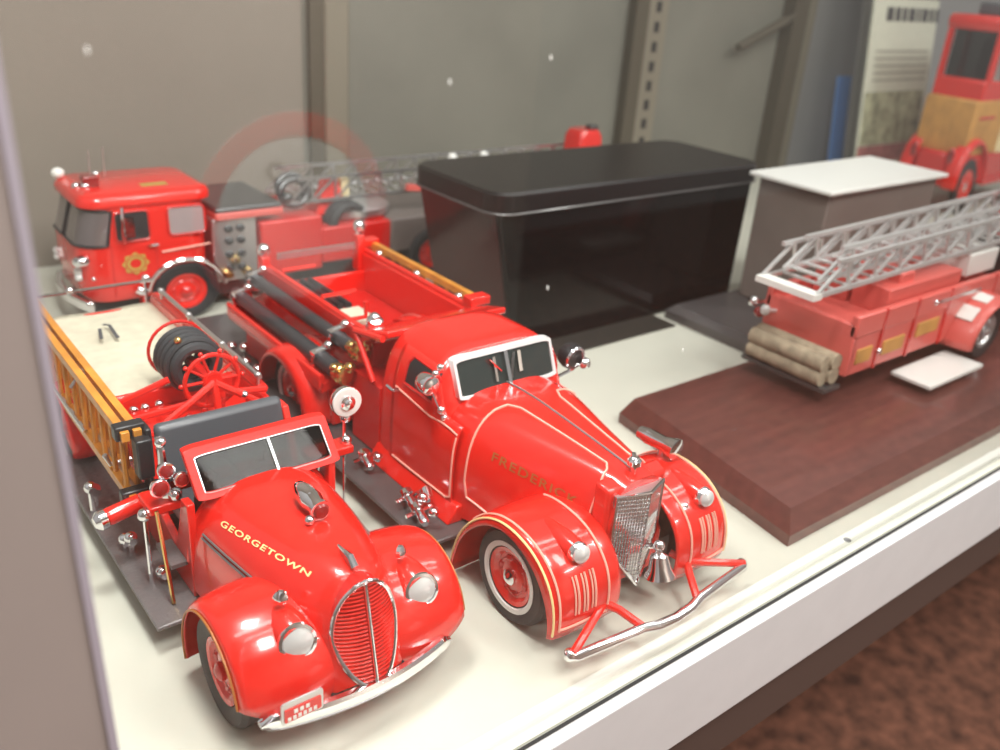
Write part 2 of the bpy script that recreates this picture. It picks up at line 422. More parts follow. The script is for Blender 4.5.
    bed.box(-.25, .25, 1.44, 1.465, .38, .45)
    bd = bed.build('hose_bed', 'red', g, 30, .006)
    MB().tube([(.245, y, .48) for y in lin(1.2, 2.3, 8)] + [(.245, 2.36, .46), (.245, 2.385, .40), (.245, 2.39, .2)], .02, 8).build('bed_rail_molding', 'red', bd)
    cv = MB().grid(lambda u, v: (-.225 + .45 * u, 1.47 + .90 * v, .43 + .006 * math.sin(u * 9) * math.sin(v * 7)), lin(0, 1, 14), lin(0, 1, 20)).build('canvas_cover', 'cream', g, 60, 0, .02)
    cv['label'] = 'cream canvas cover of the bed'
    k = MB()
    for p, q in (((-.075, 2.10), (-.10, 1.99)), ((-.03, 2.12), (-.04, 1.97)), ((-.05, 2.14), (-.03, 2.12))): k.bar((*p, .4555), (*q, .4555), .014, .002)
    k.build('dark_lettering', 'seat', cv, 0)
    MB().box(-.26, .26, 2.36, 2.52, .10, .12).build('tailboard', 'grey', g, 30, .004)
    rl = MB().tube([(-.27, 2.47, .50), (.27, 2.47, .50)], .008, 8).tube([(-.24, 2.47, .12), (-.24, 2.47, .50)], .006, 6).tube([(.24, 2.47, .12), (.24, 2.47, .50)], .006, 6).ball((-.09, 2.46, .51), .018).build('rear_handrail', 'chrome', g)
    rl = MB().tube([(.235, 1.20, .53), (.235, 2.25, .53)], .009, 8)
    for y in (1.22, 1.55, 1.9, 2.23): rl.tube([(.235, y, .45), (.235, y, .53)], .006, 6).ball((.235, y, .53), .014, 8)
    rl.build('side_handrail', 'steel', g)
    # hose reel, axis fore and aft
    rc = Vector((.055, 1.20, .56))
    reel = MB().torus(rc, (0, 1, 0), .098, .009, 30, 6).torus(rc, (0, 1, 0), .03, .008, 18, 6).lathe([(.03, -.012), (.03, .012)], rc, (0, 1, 0), 14)
    for i in range(10):
        t = 2 * PI * i / 10; reel.tube([rc, rc + Vector((math.cos(t), 0, math.sin(t))) * .098], .006, 6)
        reel.ball(rc + Vector((math.cos(t), 0, math.sin(t))) * .112, .009, 6)
    ro = reel.build('hose_reel', 'red', g)
    hs = MB()
    for i in range(5):
        y = 1.34 + i * .036; hs.torus((.05, y, .56), (0, 1, 0), .074 + .006 * (i % 2), .021, 26, 8)
    for i in range(4):
        hs.torus((.05, 1.36 + i * .036, .56), (0, 1, 0), .097, .014, 26, 8)
    hs.build('rubber_hose', 'hose', ro)
    MB().torus((.05, 1.525, .56), (0, 1, 0), .108, .007, 28, 6).tube([(.05, 1.2, .56), (.05, 1.53, .56)], .02, 8).build('rear_flange', 'red2', ro)
    MB().ball((.0, 1.36, .665), .014).build('brass_nozzle', 'brass', ro)
    fr = MB()
    for a, b in (((.055, 1.18, .56), (-.22, 1.12, .43)), ((.055, 1.18, .56), (.05, 1.12, .38)), ((.055, 1.18, .56), (.24, 1.12, .44)), ((-.22, 1.38, .46), (-.05, 1.34, .53)),
                 ((-.22, 1.12, .45), (.24, 1.12, .45)), ((-.22, 1.25, .45), (.0, 1.22, .48)), ((.24, 1.16, .5), (.10, 1.2, .5))): fr.tube([a, b], .013, 8)
    fr.build('reel_frame', 'red', g)
    for p in ((-.19, 1.32, .45), (-.15, 1.32, .45), (-.1, 1.32, .45), (-.06, 1.13, .47), (.15, 1.15, .5)): MB().ball(p, .017).build('reel_fitting', 'chrome', g)
    # wooden ladders carried on edge along the left side
    for x, l in ((-.318, 1), (-.280, 0)):
        ld = ladder(g, 'wooden_ladder', (x, .97, .545), (x, 2.40, .56), (0, 0, -1), .225, 'wood', .026, .009, 13, .034)
    for y in (1.08, 1.12):
        pass
    br = MB().box(-.345, -.25, .985, 1.03, .525, .575).box(-.262, -.24, .96, 1.03, .28, .56).box(-.35, -.25, .97, 1.01, .30, .345).box(-.30, -.25, .93, .985, .40, .54).build('ladder_bracket', 'black', g, 30, .006)
    MB().tube([(-.345, 1.5, .50), (-.30, 1.5, .56), (-.24, 1.5, .47)], .007, 6).build('ladder_clamp', 'steel', g)
    MB().tube([(-.345, 1.15, .40), (-.33, 1.15, .36), (-.26, 1.15, .36)], .009, 6).build('ladder_clamp', 'steel', g)
    MB().tube([(-.36, 1.30, .42), (-.36, 2.2, .42)], .009, 8).build('ladder_handrail', 'chrome', g)
    # warning lights, extinguisher, valves, step poles on the left side
    for p, r in (((-.265, .77, .51), .026), ((-.232, .735, .488), .024), ((-.295, .75, .468), .029)):
        lamp(g, 'warning_light', p, r, .05, (0, -1, .12), 'chrome', 'redlens', 'chrome warning light with red lens')
    MB().tube([(-.265, .80, .38), (-.265, .80, .56), (-.262, .83, .60)], [.022, .012, .012], 8).ball((-.262, .81, .59), .018).ball((-.245, .77, .42), .022).build('light_stalk', 'chrome', g)
    MB().ball((-.335, .80, .36), .022).tube([(-.335, .80, .10), (-.335, .80, .36)], .007, 6).build('hose_valve', 'chrome', g)
    MB().box(-.33, -.23, .76, .87, .37, .40).build('light_shelf', 'red', g, 30, .005)
    ex = MB().lathe([(.028, 0), (.03, .01), (.03, .13), (.028, .14)], (-.41, .95, .29), (1, .12, .12), 16).build('extinguisher', 'red', g)
    MB().lathe([(.024, 0), (.032, .008), (.032, .03), (.018, .045), (.001, .046)], (-.405, .95, .29), (-1, -.12, -.12), 14).build('extinguisher_cap', 'chrome', ex)
    for p in ((-.345, 1.02, .14), (-.335, .99, .16), (-.37, 1.30, .20), (-.35, 1.33, .17), (-.30, .80, .13)):
        MB().ball(p, .022).tube([(p[0], p[1], .10), p], .010, 6).lathe([(.014, 0), (.014, .02)], (p[0], p[1] - .03, p[2]), (0, 1, 0), 8).build('hose_valve', 'chrome', g)
    MB().tube([(-.315, .66, .105), (-.315, .74, .40)], .0065, 6).build('step_pole', 'brass', g)
    MB().prism([(.70, .20), (.84, .20), (.84, .215), (.70, .215)], 'x', -.30, -.23).build('side_step', 'grey', g, 0)
    # searchlight on the right
    sl = MB().lathe([(.056, -.006), (.056, .01), (.048, .03), (.02, .06), (.001, .062)], (.385, .83, .555), (.1, 1, -.05), 24).build('searchlight', 'chrome', g)
    sl['label'] = 'round white-faced searchlight'
    MB().lathe([(.053, 0), (.053, .004), (.04, .006), (.03, .004), (.001, .004)], (.385, .824, .555), (-.1, -1, .05), 24).build('lens_ring', 'white', sl)
    MB().lathe([(.03, 0), (.027, .008), (.016, .010), (.012, .02), (.001, .022)], (.385, .820, .555), (-.1, -1, .05), 18).build('lens', 'chrome', sl)
    MB().tube([(.385, .845, .10), (.385, .845, .51)], .006, 6).ball((.385, .835, .49), .02).ball((.385, .83, .40), .02).build('searchlight_pole', 'chrome', sl)
    MB().box(.23, .40, .80, .88, .36, .39).build('light_shelf', 'red', g, 30, .005)
    return g

# =================================================================== 2. closed-cab truck, front centre
def build_closed_cab_truck():
    g = thing('fire_truck', 'red closed-cab model fire truck with silver pointed grille, bell and thin V bumper', 'model truck', (1.98, 1.42, 0))
    MB().box(-.24, .24, .22, 2.5, .06, .18).build('chassis', 'shade', g, 0)
    tab = [(.19, .125, .505, .13, 3.6), (.26, .140, .518, .14, 3.6), (.45, .195, .536, .14, 3.6), (.72, .275, .556, .13, 3.8), (.80, .288, .556, .12, 3.8), (.92, .30, .55, .12, 4.0)]
    S = superbody(tab)
    cen = (0, .55, .25)
    hood = body_mesh(S, .19, .92, 26, 60).build('hood', 'red', g)
    text_on(S, 'FREDERICK', .66, .32, lambda y: PI * .865 - .12 * (y - .3), -.12, cen, .0025, .01).build('lettering', 'goldgreen', hood, 0)['label'] = 'faint gold lettering FREDERICK'
    for sg in (-1, 1):
        f = (lambda t: PI - t) if sg < 0 else (lambda t: t)
        loop = [(.755, .5), (.755, .16), (.74, .06), (.64, .03), (.56, .09), (.46, .13), (.36, .12), (.29, .06), (.27, .35), (.265, .7), (.27, 1.0), (.28, 1.30), (.30, 1.42), (.70, 1.44), (.745, 1.38), (.755, 1.2)]
        st = MB().tube(on_surf(S, [(y, f(t)) for y, t in dense(loop, 6, True)], .002, cen), .0042, 5, True)
        st.build('pinstripe', 'pink', hood)
    MB().tube(on_surf(S, [(y, PI / 2) for y in lin(.22, .9, 14)], .003, cen), .004, 6).build('hood_hinge', 'steel', hood)
    # radiator shell and pointed V grille
    MB().loft([[(x, .20, z) for x, z in ((-.135, .49), (.135, .49), (.135, .24), (.03, .11), (-.03, .11), (-.135, .24))], [(x, .26, z) for x, z in ((-.142, .505), (.142, .505), (.14, .22), (.04, .10), (-.04, .10), (-.14, .22))]]).build('radiator_shell', 'red', g, 30, .012)
    def gq(x, z): return .190 - .045 * (1 - abs(x) / .11)
    gpoly = [(0, .112), (.108, .262), (.108, .468), (0, .475), (-.108, .468), (-.108, .262)]
    gm = MB(); V = [(x, gq(x, z), z) for x, z in gpoly]; V2 = [(x, .21, z) for x, z in gpoly]
    gm.add(V + V2, [(0, 1, 2, 3), (0, 3, 4, 5)] + [(i, (i + 1) % 6, 6 + (i + 1) % 6, 6 + i) for i in range(6)])
    gr = gm.build('grille', 'steel', g, 20); gr['label'] = 'silver pointed grille'
    k = MB()
    for sg in (-1, 1):
        for i in range(1, 12):
            x = .108 * i / 12 * sg; zlo = .112 + (abs(x) / .108) * .15
            k.tube([(x, gq(x, 0) - .002, zlo + .004), (x, gq(x, 0) - .002, .464)], .0022, 5)
    for i in range(22):
        z = .14 + i * .0148; hw = min(.104, (z - .112) / 1.389)
        for sg in (-1, 1): k.tube([(0, gq(0, 0) - .002, z), (hw * sg, gq(hw, 0) - .002, z)], .0018, 4)
    k.build('grille_bars', 'chrome', gr)
    fr = MB(); fp = [(x, gq(x, z) - .003, z) for x, z in gpoly]
    fr.tube(fp + [fp[0]], .006, 6); fr.build('grille_surround', 'chrome', gr)
    MB().lathe([(.012, 0), (.012, .02), (.024, .025), (.024, .04), (.015, .05), (.001, .052)], (0, .23, .512), (0, 0, 1), 14).tube([(0, .225, .545), (0, .24, .575)], [.012, .008], 8).build('radiator_cap', 'chrome', g)
    # bell under the grille
    b = MB().lathe([(.052, 0), (.050, .006), (.038, .03), (.032, .06), (.028, .075), (.012, .085), (.010, .10), (.001, .104)], (.045, .085, .165), (0, .25, 1), 24).build('bell', 'chrome', g)
    MB().tube([(.045, .11, .27), (.03, .17, .24), (.02, .2, .2)], .009, 6).ball((.045, .11, .272), .02).build('bell_bracket', 'chrome', b)
    MB().ball((.045, .083, .163), .015).build('clapper', 'steel', b)
    MB().loft([[(x, .205, z) for x, z in ((-.17, .085), (.17, .085), (.17, .24), (-.17, .24))], [(x, .28, z) for x, z in ((-.2, .08), (.2, .08), (.2, .28), (-.2, .28))]]).build('front_apron', 'red', g, 30, .012)
    # fenders
    crest = [(-16, .262), (0, .262), (25, .265), (50, .250), (80, .228), (110, .226), (140, .232), (165, .25), (190, .29), (207, .34)]
    lipt = [(-16, .24), (0, .225), (30, .20), (70, .186), (110, .186), (150, .205), (190, .27), (207, .325)]
    for sg in (-1, 1):
        F = fender_fn(.135 * sg, .42 * sg, .35, .165, crest, lipt, 3.2, .25)
        fd = MB().grid(F, lin(-16, 207, 40), lin(0, 1, 22)).build('front_fender', 'red', g, 60, 0, .008)
        ps = MB(); c0 = (.28 * sg, .35, .165)
        ps.tube(on_surf(F, [(a, .90) for a in lin(-8, 150, 34)], .003, c0), .004, 5)
        ps.tube(on_surf(F, [(a, .22) for a in lin(-8, 110, 26)], .003, c0), .004, 5)
        ps.tube(on_surf(F, [(-7, s_) for s_ in lin(.22, .90, 8)], .003, c0), .004, 5)
        for s_ in (.42, .54, .66):
            ps.tube(on_surf(F, [(a, s_) for a in lin(2, 30, 8)], .003, c0), .004, 5)
            ps.tube(on_surf(F, [(a, s_ + .045) for a in lin(2, 30, 8)], .003, c0), .003, 5)
        ps.build('pinstripe', 'pink', fd)
        ps = MB().tube(on_surf(F, [(a, .965) for a in lin(-12, 200, 36)], .002, c0), .004, 5)
        ps.build('gold_stripe', 'gold', fd)
        # bullet headlights
        sh = MB().lathe([(.030, -.004), (.036, .02), (.038, .07), (.034, .14), (.02, .2), (.002, .24)], (.295 * sg + .005, .155, .352), (0, 1, .05), 20).build('headlight', 'red', g)
        MB().lathe([(.03, -.004), (.03, .018), (.022, .026), (.001, .03)], (.295 * sg + .005, .150, .352), (-.15, -1, .2), 20).build('lens', 'lens', sh)
        MB().lathe([(.0365, 0), (.037, .012), (.033, .02)], (.295 * sg + .005, .165, .352), (0, -1, -.1), 20).build('bezel', 'chrome', sh)
        w = wheel(g, .345 * sg, .35, .17, .095, sg, 'red', True, None, 'chrome')
        wheel(g, .325 * sg, 1.92, .17, .12, sg, 'red', True, None, 'chrome')
        RF = fender_fn(.2 * sg, .45 * sg, 1.90, .165, [(-10, .27), (60, .255), (120, .24), (190, .27)], [(-10, .22), (60, .175), (90, .178), (190, .23)], 2.2, .25)
        rf = MB().grid(RF, lin(-8, 188, 26), lin(0, 1, 16)).build('rear_fender', 'red', g, 60, 0, .008)
        k = MB()
        for s_ in (.3, .55): k.tube(on_surf(RF, [(a, s_) for a in lin(0, 175, 26)], .002, (.31 * sg, 1.92, .165)), .006, 6)
        k.build('fender_ridge', 'redpale', rf)
        MB().box(*sorted((.26 * sg, .475 * sg)), .70, 2.2, .095, .112).build('running_board', 'darkgrey', g, 30, .006)
    MB().box(-.46, .40, 2.15, 3.05, .10, .12).build('tailboard', 'darkgrey', g, 30, .006)
    for p in ((-.43, 2.30, .17), (-.40, 2.38, .21), (-.43, 2.46, .19), (-.41, 2.22, .16)):
        MB().ball(p, .024).tube([(p[0], p[1], .11), p], .012, 6).lathe([(.014, 0), (.014, .02)], (p[0], p[1] - .03, p[2]), (0, 1, 0), 8).build('tailboard_fitting', 'chrome', g)
    # bumper bar: two straight arms with a dip in the middle, red brackets
    path = [(-.42, .03, .105), (-.40, .005, .105), (-.14, -.02, .105), (-.08, -.035, .10), (0, -.04, .098), (.08, -.035, .10), (.14, -.02, .105), (.40, .005, .105), (.42, .03, .105)]
    bp = MB().tube(path, .017, 10).ball((-.41, .02, .105), .022).ball((.41, .02, .105), .022).build('bumper', 'chrome', g)
    for sg in (-1, 1):
        br = MB().tube([(.41 * sg, .01, .115), (.20 * sg, .10, .15), (.18 * sg, .16, .16)], .014, 8).tube([(.13 * sg, -.015, .105), (.17 * sg, .06, .14), (.20 * sg, .10, .15)], .014, 8)
        br.tube([(.20 * sg, .10, .15), (.19 * sg, .13, .22)], .012, 8).build('bumper_bracket', 'red', bp)
    # cab
    tabc = [(.89, .300, .520, .12, 5.5), (.905, .302, .540, .12, 6.0), (.93, .303, .600, .12, 6.0), (.955, .303, .652, .12, 6.0), (.975, .303, .678, .12, 5.6), (1.02, .304, .694, .12, 5.0), (1.10, .305, .700, .12, 4.6), (1.22, .304, .698, .12, 4.4), (1.29, .300, .682, .12, 4.2), (1.32, .29, .655, .12, 4.0)]
    K = superbody(tabc)
    cab = body_mesh(K, .89, 1.32, 54, 90).build('cab', 'red', g)
    cc = (0, 1.2, .35)
    # windshield: chrome frame on the raked face
    def W(x, t, o=0): return (x + .008, .893 + .062 * t + o, .532 + .142 * t)
    outl = rrect(-.232, .232, .0, 1.0, .06, 6); inn = rrect(-.220, .220, .07, .92, .050, 6)
    A = [W(x, t, -.012) for x, t in outl]; B = [W(x, t, -.012) for x, t in inn]; A2 = [W(x, t, .02) for x, t in outl]; B2 = [W(x, t, .02) for x, t in inn]
    fo = MB().loft([A, A2, B2, B], True, False, True).build('windshield_frame', 'alu', g, 50)
    MB().add([W(0, .5, -.006)] + [W(x, t, -.006) for x, t in inn], [(0, i + 1, (i + 1) % len(inn) + 1) for i in range(len(inn))]).build('windshield_glass', pm('dark_windshield', (.025, .035, .033), .06, 0, .3), fo, 0)
    MB().bar(W(0, .08, -.014), W(0, .92, -.014), .016).build('windshield_divider', 'chrome', fo)
    wp = MB()
    for x0, x1 in ((-.09, -.06), (.07, .05)): wp.bar(W(x0 * .6, .85, -.016), W(x1 * .6 - .02, .25, -.016), .010, .004)
    wp.bar(W(-.075, .84, -.016), W(-.03, .5, -.016), .022, .004).bar(W(.065, .86, -.016), W(.06, .35, -.016), .014, .004)
    wp.build('wiper_glint', 'chrome', fo)  # chrome bars also stand in for white reflections in the glass
    # doors: window, stripes and handle, all following the cab side
    def KZ(sg, off=0.0):
        def f(y, z):
            yy = max(.895, y); w, zt, zb, n = interp(tabc, yy); q = max(0, min(.999, (z - zb) / (zt - zb)))
            return (sg * (w * (1 - q ** n) ** (1 / n) + off), y, z)
        return f
    for sg in (-1, 1):
        D = KZ(sg, .004)
        top = lambda y: min(.645, interp(tabc, max(.895, y))[1] - .045)
        dr = MB().grid(lambda y, t: D(y, .165 + t * (top(y) - .165)), lin(.80, 1.215, 18), lin(0, 1, 22)).build('door', 'red', g, 40, 0, .006)
        W2 = KZ(sg, .0065)
        MB().grid(W2, lin(.955, 1.135, 10), lin(.525, .622, 8)).build('door_window', 'black', dr, 40)
        wm = [(.95, .52), (1.14, .52), (1.14, .60), (1.12, .626), (.97, .624), (.95, .60)]
        MB().tube([W2(y, z) for y, z in dense(wm, 6, True)], .006, 6, True).build('window_molding', 'red2', dr)
        ps = MB().tube([W2(y, z) for y, z in dense([(.805, .44), (.805, .20), (.83, .185), (1.19, .185)], 6)], .0036, 5).build('pinstripe', 'pink', dr)
        MB().tube([W2(y, z) for y, z in dense([(.805, .45), (1.19, .485)], 8)], .0036, 5).build('pinstripe', 'pink', dr)
        MB().tube([W2(1.17, .48), (W2(1.17, .48)[0] + .022 * sg, 1.175, .48), (W2(1.17, .48)[0] + .022 * sg, 1.215, .482)], .008, 6).build('door_handle', 'chrome', dr)
        MB().loft([[(sg * x, y, z) for x, z in ((.25, .11), (.345, .112), (.302, .18), (.25, .18))] for y in (.76, 1.32)]).build('cab_skirt', 'red', g, 50, .006)
    # spotlights on the windshield posts
    for sg in (-1, 1):
        p = Vector((.33 * sg, .92, .605))
        if sg < 0:
            sp = MB().lathe([(.02, .07), (.036, .05), (.04, .01), (.036, -.004)], p, (0, 1, 0), 16).build('spotlight', 'chrome', g)
            MB().lathe([(.034, 0), (.02, .01), (.001, .012)], p + Vector((0, -.004, 0)), (0, -1, 0), 14).ball(p + Vector((.01, -.01, .05)), .014).ball(p + Vector((.03, -.01, .07)), .014).tube([p, p + Vector((.04, -.01, -.10))], .007, 6).ball(p + Vector((.04, -.015, -.10)), .016).ball(p + Vector((.05, -.02, -.13)), .013).build('spotlight_stem', 'chrome', sp)
        else:
            p = Vector((.395, .97, .545))
            sp = MB().lathe([(.03, .035), (.05, .03), (.056, .005), (.052, -.02), (.04, -.026)], p, (0, 1, .1), 20).build('spotlight', 'black', g)
            sp['label'] = 'black-backed spotlight on the far windshield post'
            MB().torus(p + Vector((0, -.024, 0)), (0, 1, .1), .042, .008, 20, 6).ball(p + Vector((.03, -.05, -.02)), .025).tube([p + Vector((.0, -.02, -.05)), p + Vector((-.09, -.03, -.06))], .008, 6).build('spotlight_trim', 'chrome', sp)
    # hose body
    bd = MB().box(-.34, .34, 1.62, 2.50, .12, .30)
    bd.box(.31, .34, 1.52, 2.50, .30, .55); bd.box(-.22, -.19, 1.52, 2.50, .30, .545); bd.box(-.41, -.385, 1.60, 2.55, .315, .365)
    bd.box(-.2, .34, 2.47, 2.50, .30, .46); bd.box(-.22, .34, 1.50, 1.53, .12, .52)
    bo = bd.build('hose_body', 'red', g, 30, .008)
    MB().prism([(-.40, .30), (-.20, .36), (-.20, .40), (-.40, .34)], 'y', 1.60, 2.55).build('hose_trough', 'red', bo, 30)
    for a, b in (((.335, 1.52, .56), (.335, 2.50, .56)), ((-.205, 1.52, .55), (-.205, 2.52, .55)), ((-.398, 1.60, .37), (-.398, 2.55, .37))): MB().tube([a, b], .013, 8).build('body_rail', 'red', bo)
    MB().box(-.12, .30, 1.64, 2.46, .30, .36).build('bed_floor', 'red2', bo, 0)
    k = MB()
    for x in (-.14, -.10, -.06): MB().tube([(x, 1.98, .50), (x, 2.36, .50)], .018, 8).build('booster_hose', 'rubber', g)
    MB().box(-.17, -.02, 1.80, 1.96, .47, .50).build('hose_box_lid', 'cream', g, 30, .006)
    for a in (([(-.20, 1.76, .53), (-.10, 1.76, .53), (-.10, 1.76, .60)]), ([(-.2, 1.97, .53), (-.2, 1.97, .57), (-.03, 1.97, .57)]), ([(-.2, 2.36, .53), (-.2, 2.36, .57), (-.03, 2.36, .57)])): MB().tube(a, .011, 8).build('hose_guide', 'red', g)
    # cab back with side brace and open bay
    MB().prism([(1.31, .12), (1.52, .12), (1.52, .42), (1.31, .42)], 'x', -.30, .30).build('bay_wall', 'red2', g, 0)
    MB().tube([(-.295, 1.30, .635), (-.30, 1.50, .60)], .014, 8).tube([(-.30, 1.5, .60), (-.31, 1.34, .44)], .012, 8).build('side_brace', 'red', g)
    MB().loft([[(-.285, y, z), (.30, y, z), (.30, y, z - .03), (-.285, y, z - .03)] for y, z in ((1.29, .665), (1.40, .635), (1.53, .585))]).build('rear_canopy', 'red', g, 40, .008)
    # two black suction hoses with clamps and brass couplings on the left
    for x, z, n in ((-.345, .405, 0), (-.265, .485, 1)):
        h = MB().tube([(x, 1.58, z), (x, 2.58, z)], .036 if n == 0 else .030, 14)
        h = h.build('suction_hose', 'hose', g)
        cp = MB().lathe([(.026, -.05), (.036, -.045), (.036, -.02), (.041, -.015), (.041, .015), (.03, .02), (.03, .06)], (x, 1.54, z), (0, 1, 0), 16).ball((x + .02, 1.50, z + .035), .024).ball((x - .03, 1.54, z + .03), .02).build('hose_coupling', 'brass', h)
        for y in (1.70, 2.50):
            MB().torus((x, y, z), (0, 1, 0), .041, .012, 18, 6).bar((x - .045, y, z + .03), (x + .045, y, z + .05), .04, .018).ball((x + .03, y, z + .055), .022).build('hose_clamp', 'chrome', h)
    # wooden ladder on the right
    ld = ladder(g, 'wooden_ladder', (.40, 1.62, .57), (.40, 2.58, .57), (0, 0, -1), .15, 'wood', .03, .009, 10, .034)
    for y in (1.56, 2.52): MB().box(.32, .43, y, y + .065, .565, .605).build('ladder_bracket', 'red', g, 30, .005)
    k = MB().tube([(.36, 1.64, .545), (.36, 2.5, .545)], .008, 8)
    for y in (1.7, 2.05, 2.4): k.ball((.355, y, .565), .02).tube([(.355, y, .52), (.355, y, .565)], .009, 6)
    k.build('ladder_rail', 'chrome', g)
    # rear rail, posts and ball lamps
    MB().bar((-.14, 2.54, .58), (.34, 2.54, .58), .016, .03).build('rear_handrail', 'steel', g)
    MB().box(.29, .33, 2.50, 2.56, .45, .64).build('rear_post', 'red', g, 30, .005); MB().box(-.24, -.20, 2.49, 2.55, .42, .60).build('rear_post', 'red', g, 30, .005)
    for p in ((.31, 2.53, .685), (-.22, 2.52, .63)):
        MB().ball(p, .032).tube([(p[0], p[1], p[2] - .06), p], .014, 8).build('rear_lamp', 'chrome', g)
    MB().lathe([(.02, 0), (.034, .012), (.034, .05), (.02, .06)], (-.20, 1.53, .575), (0, -.3, 1), 14).ball((-.20, 1.52, .625), .026).build('bed_lamp', 'chrome', g)
    # nozzles on the running board, left
    for y, xx in ((.82, -.42), (.92, -.40), (1.25, -.39)):
        z = .15
        k = MB().lathe([(.012, -.05), (.018, -.04), (.018, .02), (.028, .025), (.028, .05), (.012, .055)], (xx, y, z), (.25, 1, .1), 12).tube([(xx - .05, y + .02, z), (xx + .06, y + .02, z + .01)], .008, 6).tube([(xx, y, .11), (xx, y, z)], .012, 8).ball((xx + .02, y - .05, z + .035), .02)
        k.build('hose_nozzle', 'chrome', g)
    k = MB().lathe([(.012, 0), (.022, .01), (.022, .05), (.012, .06)], (-.36, .86, .17), (.3, 1, .4), 12).build('hose_nozzle', 'chrome', g)
    MB().lathe([(.030, 0), (.042, .004), (.038, .025), (.028, .06), (.031, .13), (.024, .17), (.001, .175)], (.345, .33, .435), (-.1, 1, .0), 16).tube([(.34, .40, .37), (.34, .40, .42)], .01, 6).build('fender_horn', 'chrome', g)
    MB().ball((.225, .17, .33), .016).build('marker_light', 'chrome', g)
    return g

# =================================================================== 3. cab-forward tiller truck at the back
def build_tiller_truck():
    g = thing('ladder_truck', 'red flat-fronted model ladder truck with a round gold badge on its door', 'model truck', (1.13, 5.06, 0), -90); g.scale = (1.06, 1.16, 1.0)
    # truck space: +x is the side towards the glass
    def roundtab(): return
    # body plan: rounded front, loft in z
    def ring(z, w, y0, y1, r, n=7):
        return [(x, y, z) for x, y in rrect(-w, w, y0, y1, r, n)]
    lower = MB().loft([ring(.16, .25, .035, .60, .10), ring(.19, .265, .01, .60, .12), ring(.34, .272, .0, .60, .12), ring(.46, .272, .0, .60, .12)]).build('cab', 'red', g, 40)
    up = MB().loft([ring(.46, .270, .002, .60, .12), ring(.60, .262, .04, .60, .11), ring(.68, .255, .06, .60, .10)]).build('cab_upper', 'red', lower, 40)
    MB().loft([ring(.675, .268, .025, .63, .09), ring(.705, .268, .025, .63, .09), ring(.728, .255, .04, .62, .08), ring(.742, .225, .07, .59, .06)]).build('roof', 'red', lower, 50)
    # windshield: two halves wrapping the front corners
    for sg in (-1, 1):
        rows = []
        for z, off in ((.475, 0), (.655, 1)):
            w = .272 + (.2575 - .272) * (z - .46) / .22; y0 = .0 + .055 * (z - .46) / .22; r = .118 - .015 * (z - .46) / .22; row = []
            row += [(x * sg, y0 - .004) for x in lin(.015, w - r, 4)]
            row += [((w - r + (r + .004) * math.sin(t)) * sg, y0 + r - (r + .004) * math.cos(t)) for t in lin(.1, PI / 2, 8)]
            rows.append([(x, y, z) for x, y in row])
        gl = MB().loft(rows, False, False).build('windshield_glass', pm('grey_windshield', (.13, .11, .11), .12, 0, .8), lower, 60)
        edge = rows[0] + rows[1][::-1]
        MB().tube(edge, .007, 6, True).build('windshield_gasket', 'black', gl)
    # side glass
    for sg in (-1, 1):
        def side_win(y0, y1, z0, z1, mat, nm):
            pts = rrect(y0, y1, z0, z1, .022, 4)
            def X(z): return (.274 - (.0125) * max(0, (z - .46)) / .2) * sg
            o = MB().add([(X(z) + .002 * sg, y, z) for y, z in pts], [tuple(range(len(pts)))]).build(nm, mat, lower, 0)
            MB().tube([(X(z) + .002 * sg, y, z) for y, z in pts], .006, 6, True).build('window_molding', 'red2', o)
        side_win(.16, .315, .49, .645, 'black', 'door_window'); side_win(.40, .575, .495, .645, pm('pale_side_glass', (.33, .28, .28), .15, 0, .6), 'rear_window')
        [MB().tube([(.273 * sg, y, .48), (.273 * sg, y, .20)], .003, 5).build('door_seam', 'red2', lower) for y in (.335, .135)]
        MB().tube([(.277 * sg, .36, .41), (.277 * sg, .59, .425)], .005, 6).build('side_molding', 'pink', lower)
        MB().tube([(.27 * sg, .20, .665), (.315 * sg, .185, .63), (.315 * sg, .185, .50), (.28 * sg, .19, .48)], .008, 6).box(*sorted((.305 * sg, .315 * sg)), .19, .235, .52, .625).build('mirror', 'chrome', lower)
        MB().tube([(.277 * sg, .30, .455), (.295 * sg, .31, .46), (.295 * sg, .34, .46)], .007, 6).build('door_handle', 'chrome', lower)
    # badge on the near door
    bg = MB()
    pts = []
    for i in range(48):
        t = 2 * PI * i / 48; r = .056 + .006 * math.cos(8 * t)
        pts.append((r * math.cos(t), r * math.sin(t)))
    inn = [(.026 * math.cos(2 * PI * i / 48), .026 * math.sin(2 * PI * i / 48)) for i in range(48)]
    bg.loft([[(.2765, .235 + a, .365 + b) for a, b in pts], [(.2765, .235 + a, .365 + b) for a, b in inn]], True, False)
    bg.build('door_badge', 'goldbright', lower, 0)['label'] = 'round gold badge'
    k = MB().torus((.2775, .235, .365), (1, 0, 0), .043, .0025, 24, 4).build('badge_ring', 'red2', lower)
    MB().prism([(.10, .33), (.16, .33), (.16, .45), (.10, .45)], 'z', .7405, .743).build('roof_badge', 'goldbright', lower, 0)
    # front lamps, bumper, roof fittings
    for sg in (-1, 1):
        for zz in (.335, .30): MB().lathe([(.02, 0), (.02, .02), (.012, .028), (.001, .03)], (.19 * sg, .012, zz), (0, -1, 0), 12).build('headlight', 'lens', lower)
    MB().lathe([(.03, 0), (.034, .02), (.025, .05), (.001, .055)], (.225, .03, .40), (.5, -1, 0), 14).ball((.24, .055, .30), .012).build('horn', 'chrome', lower)
    MB().tube([(.18, .012, .375), (.265, .09, .375)], .006, 6).build('front_molding', 'white', lower)
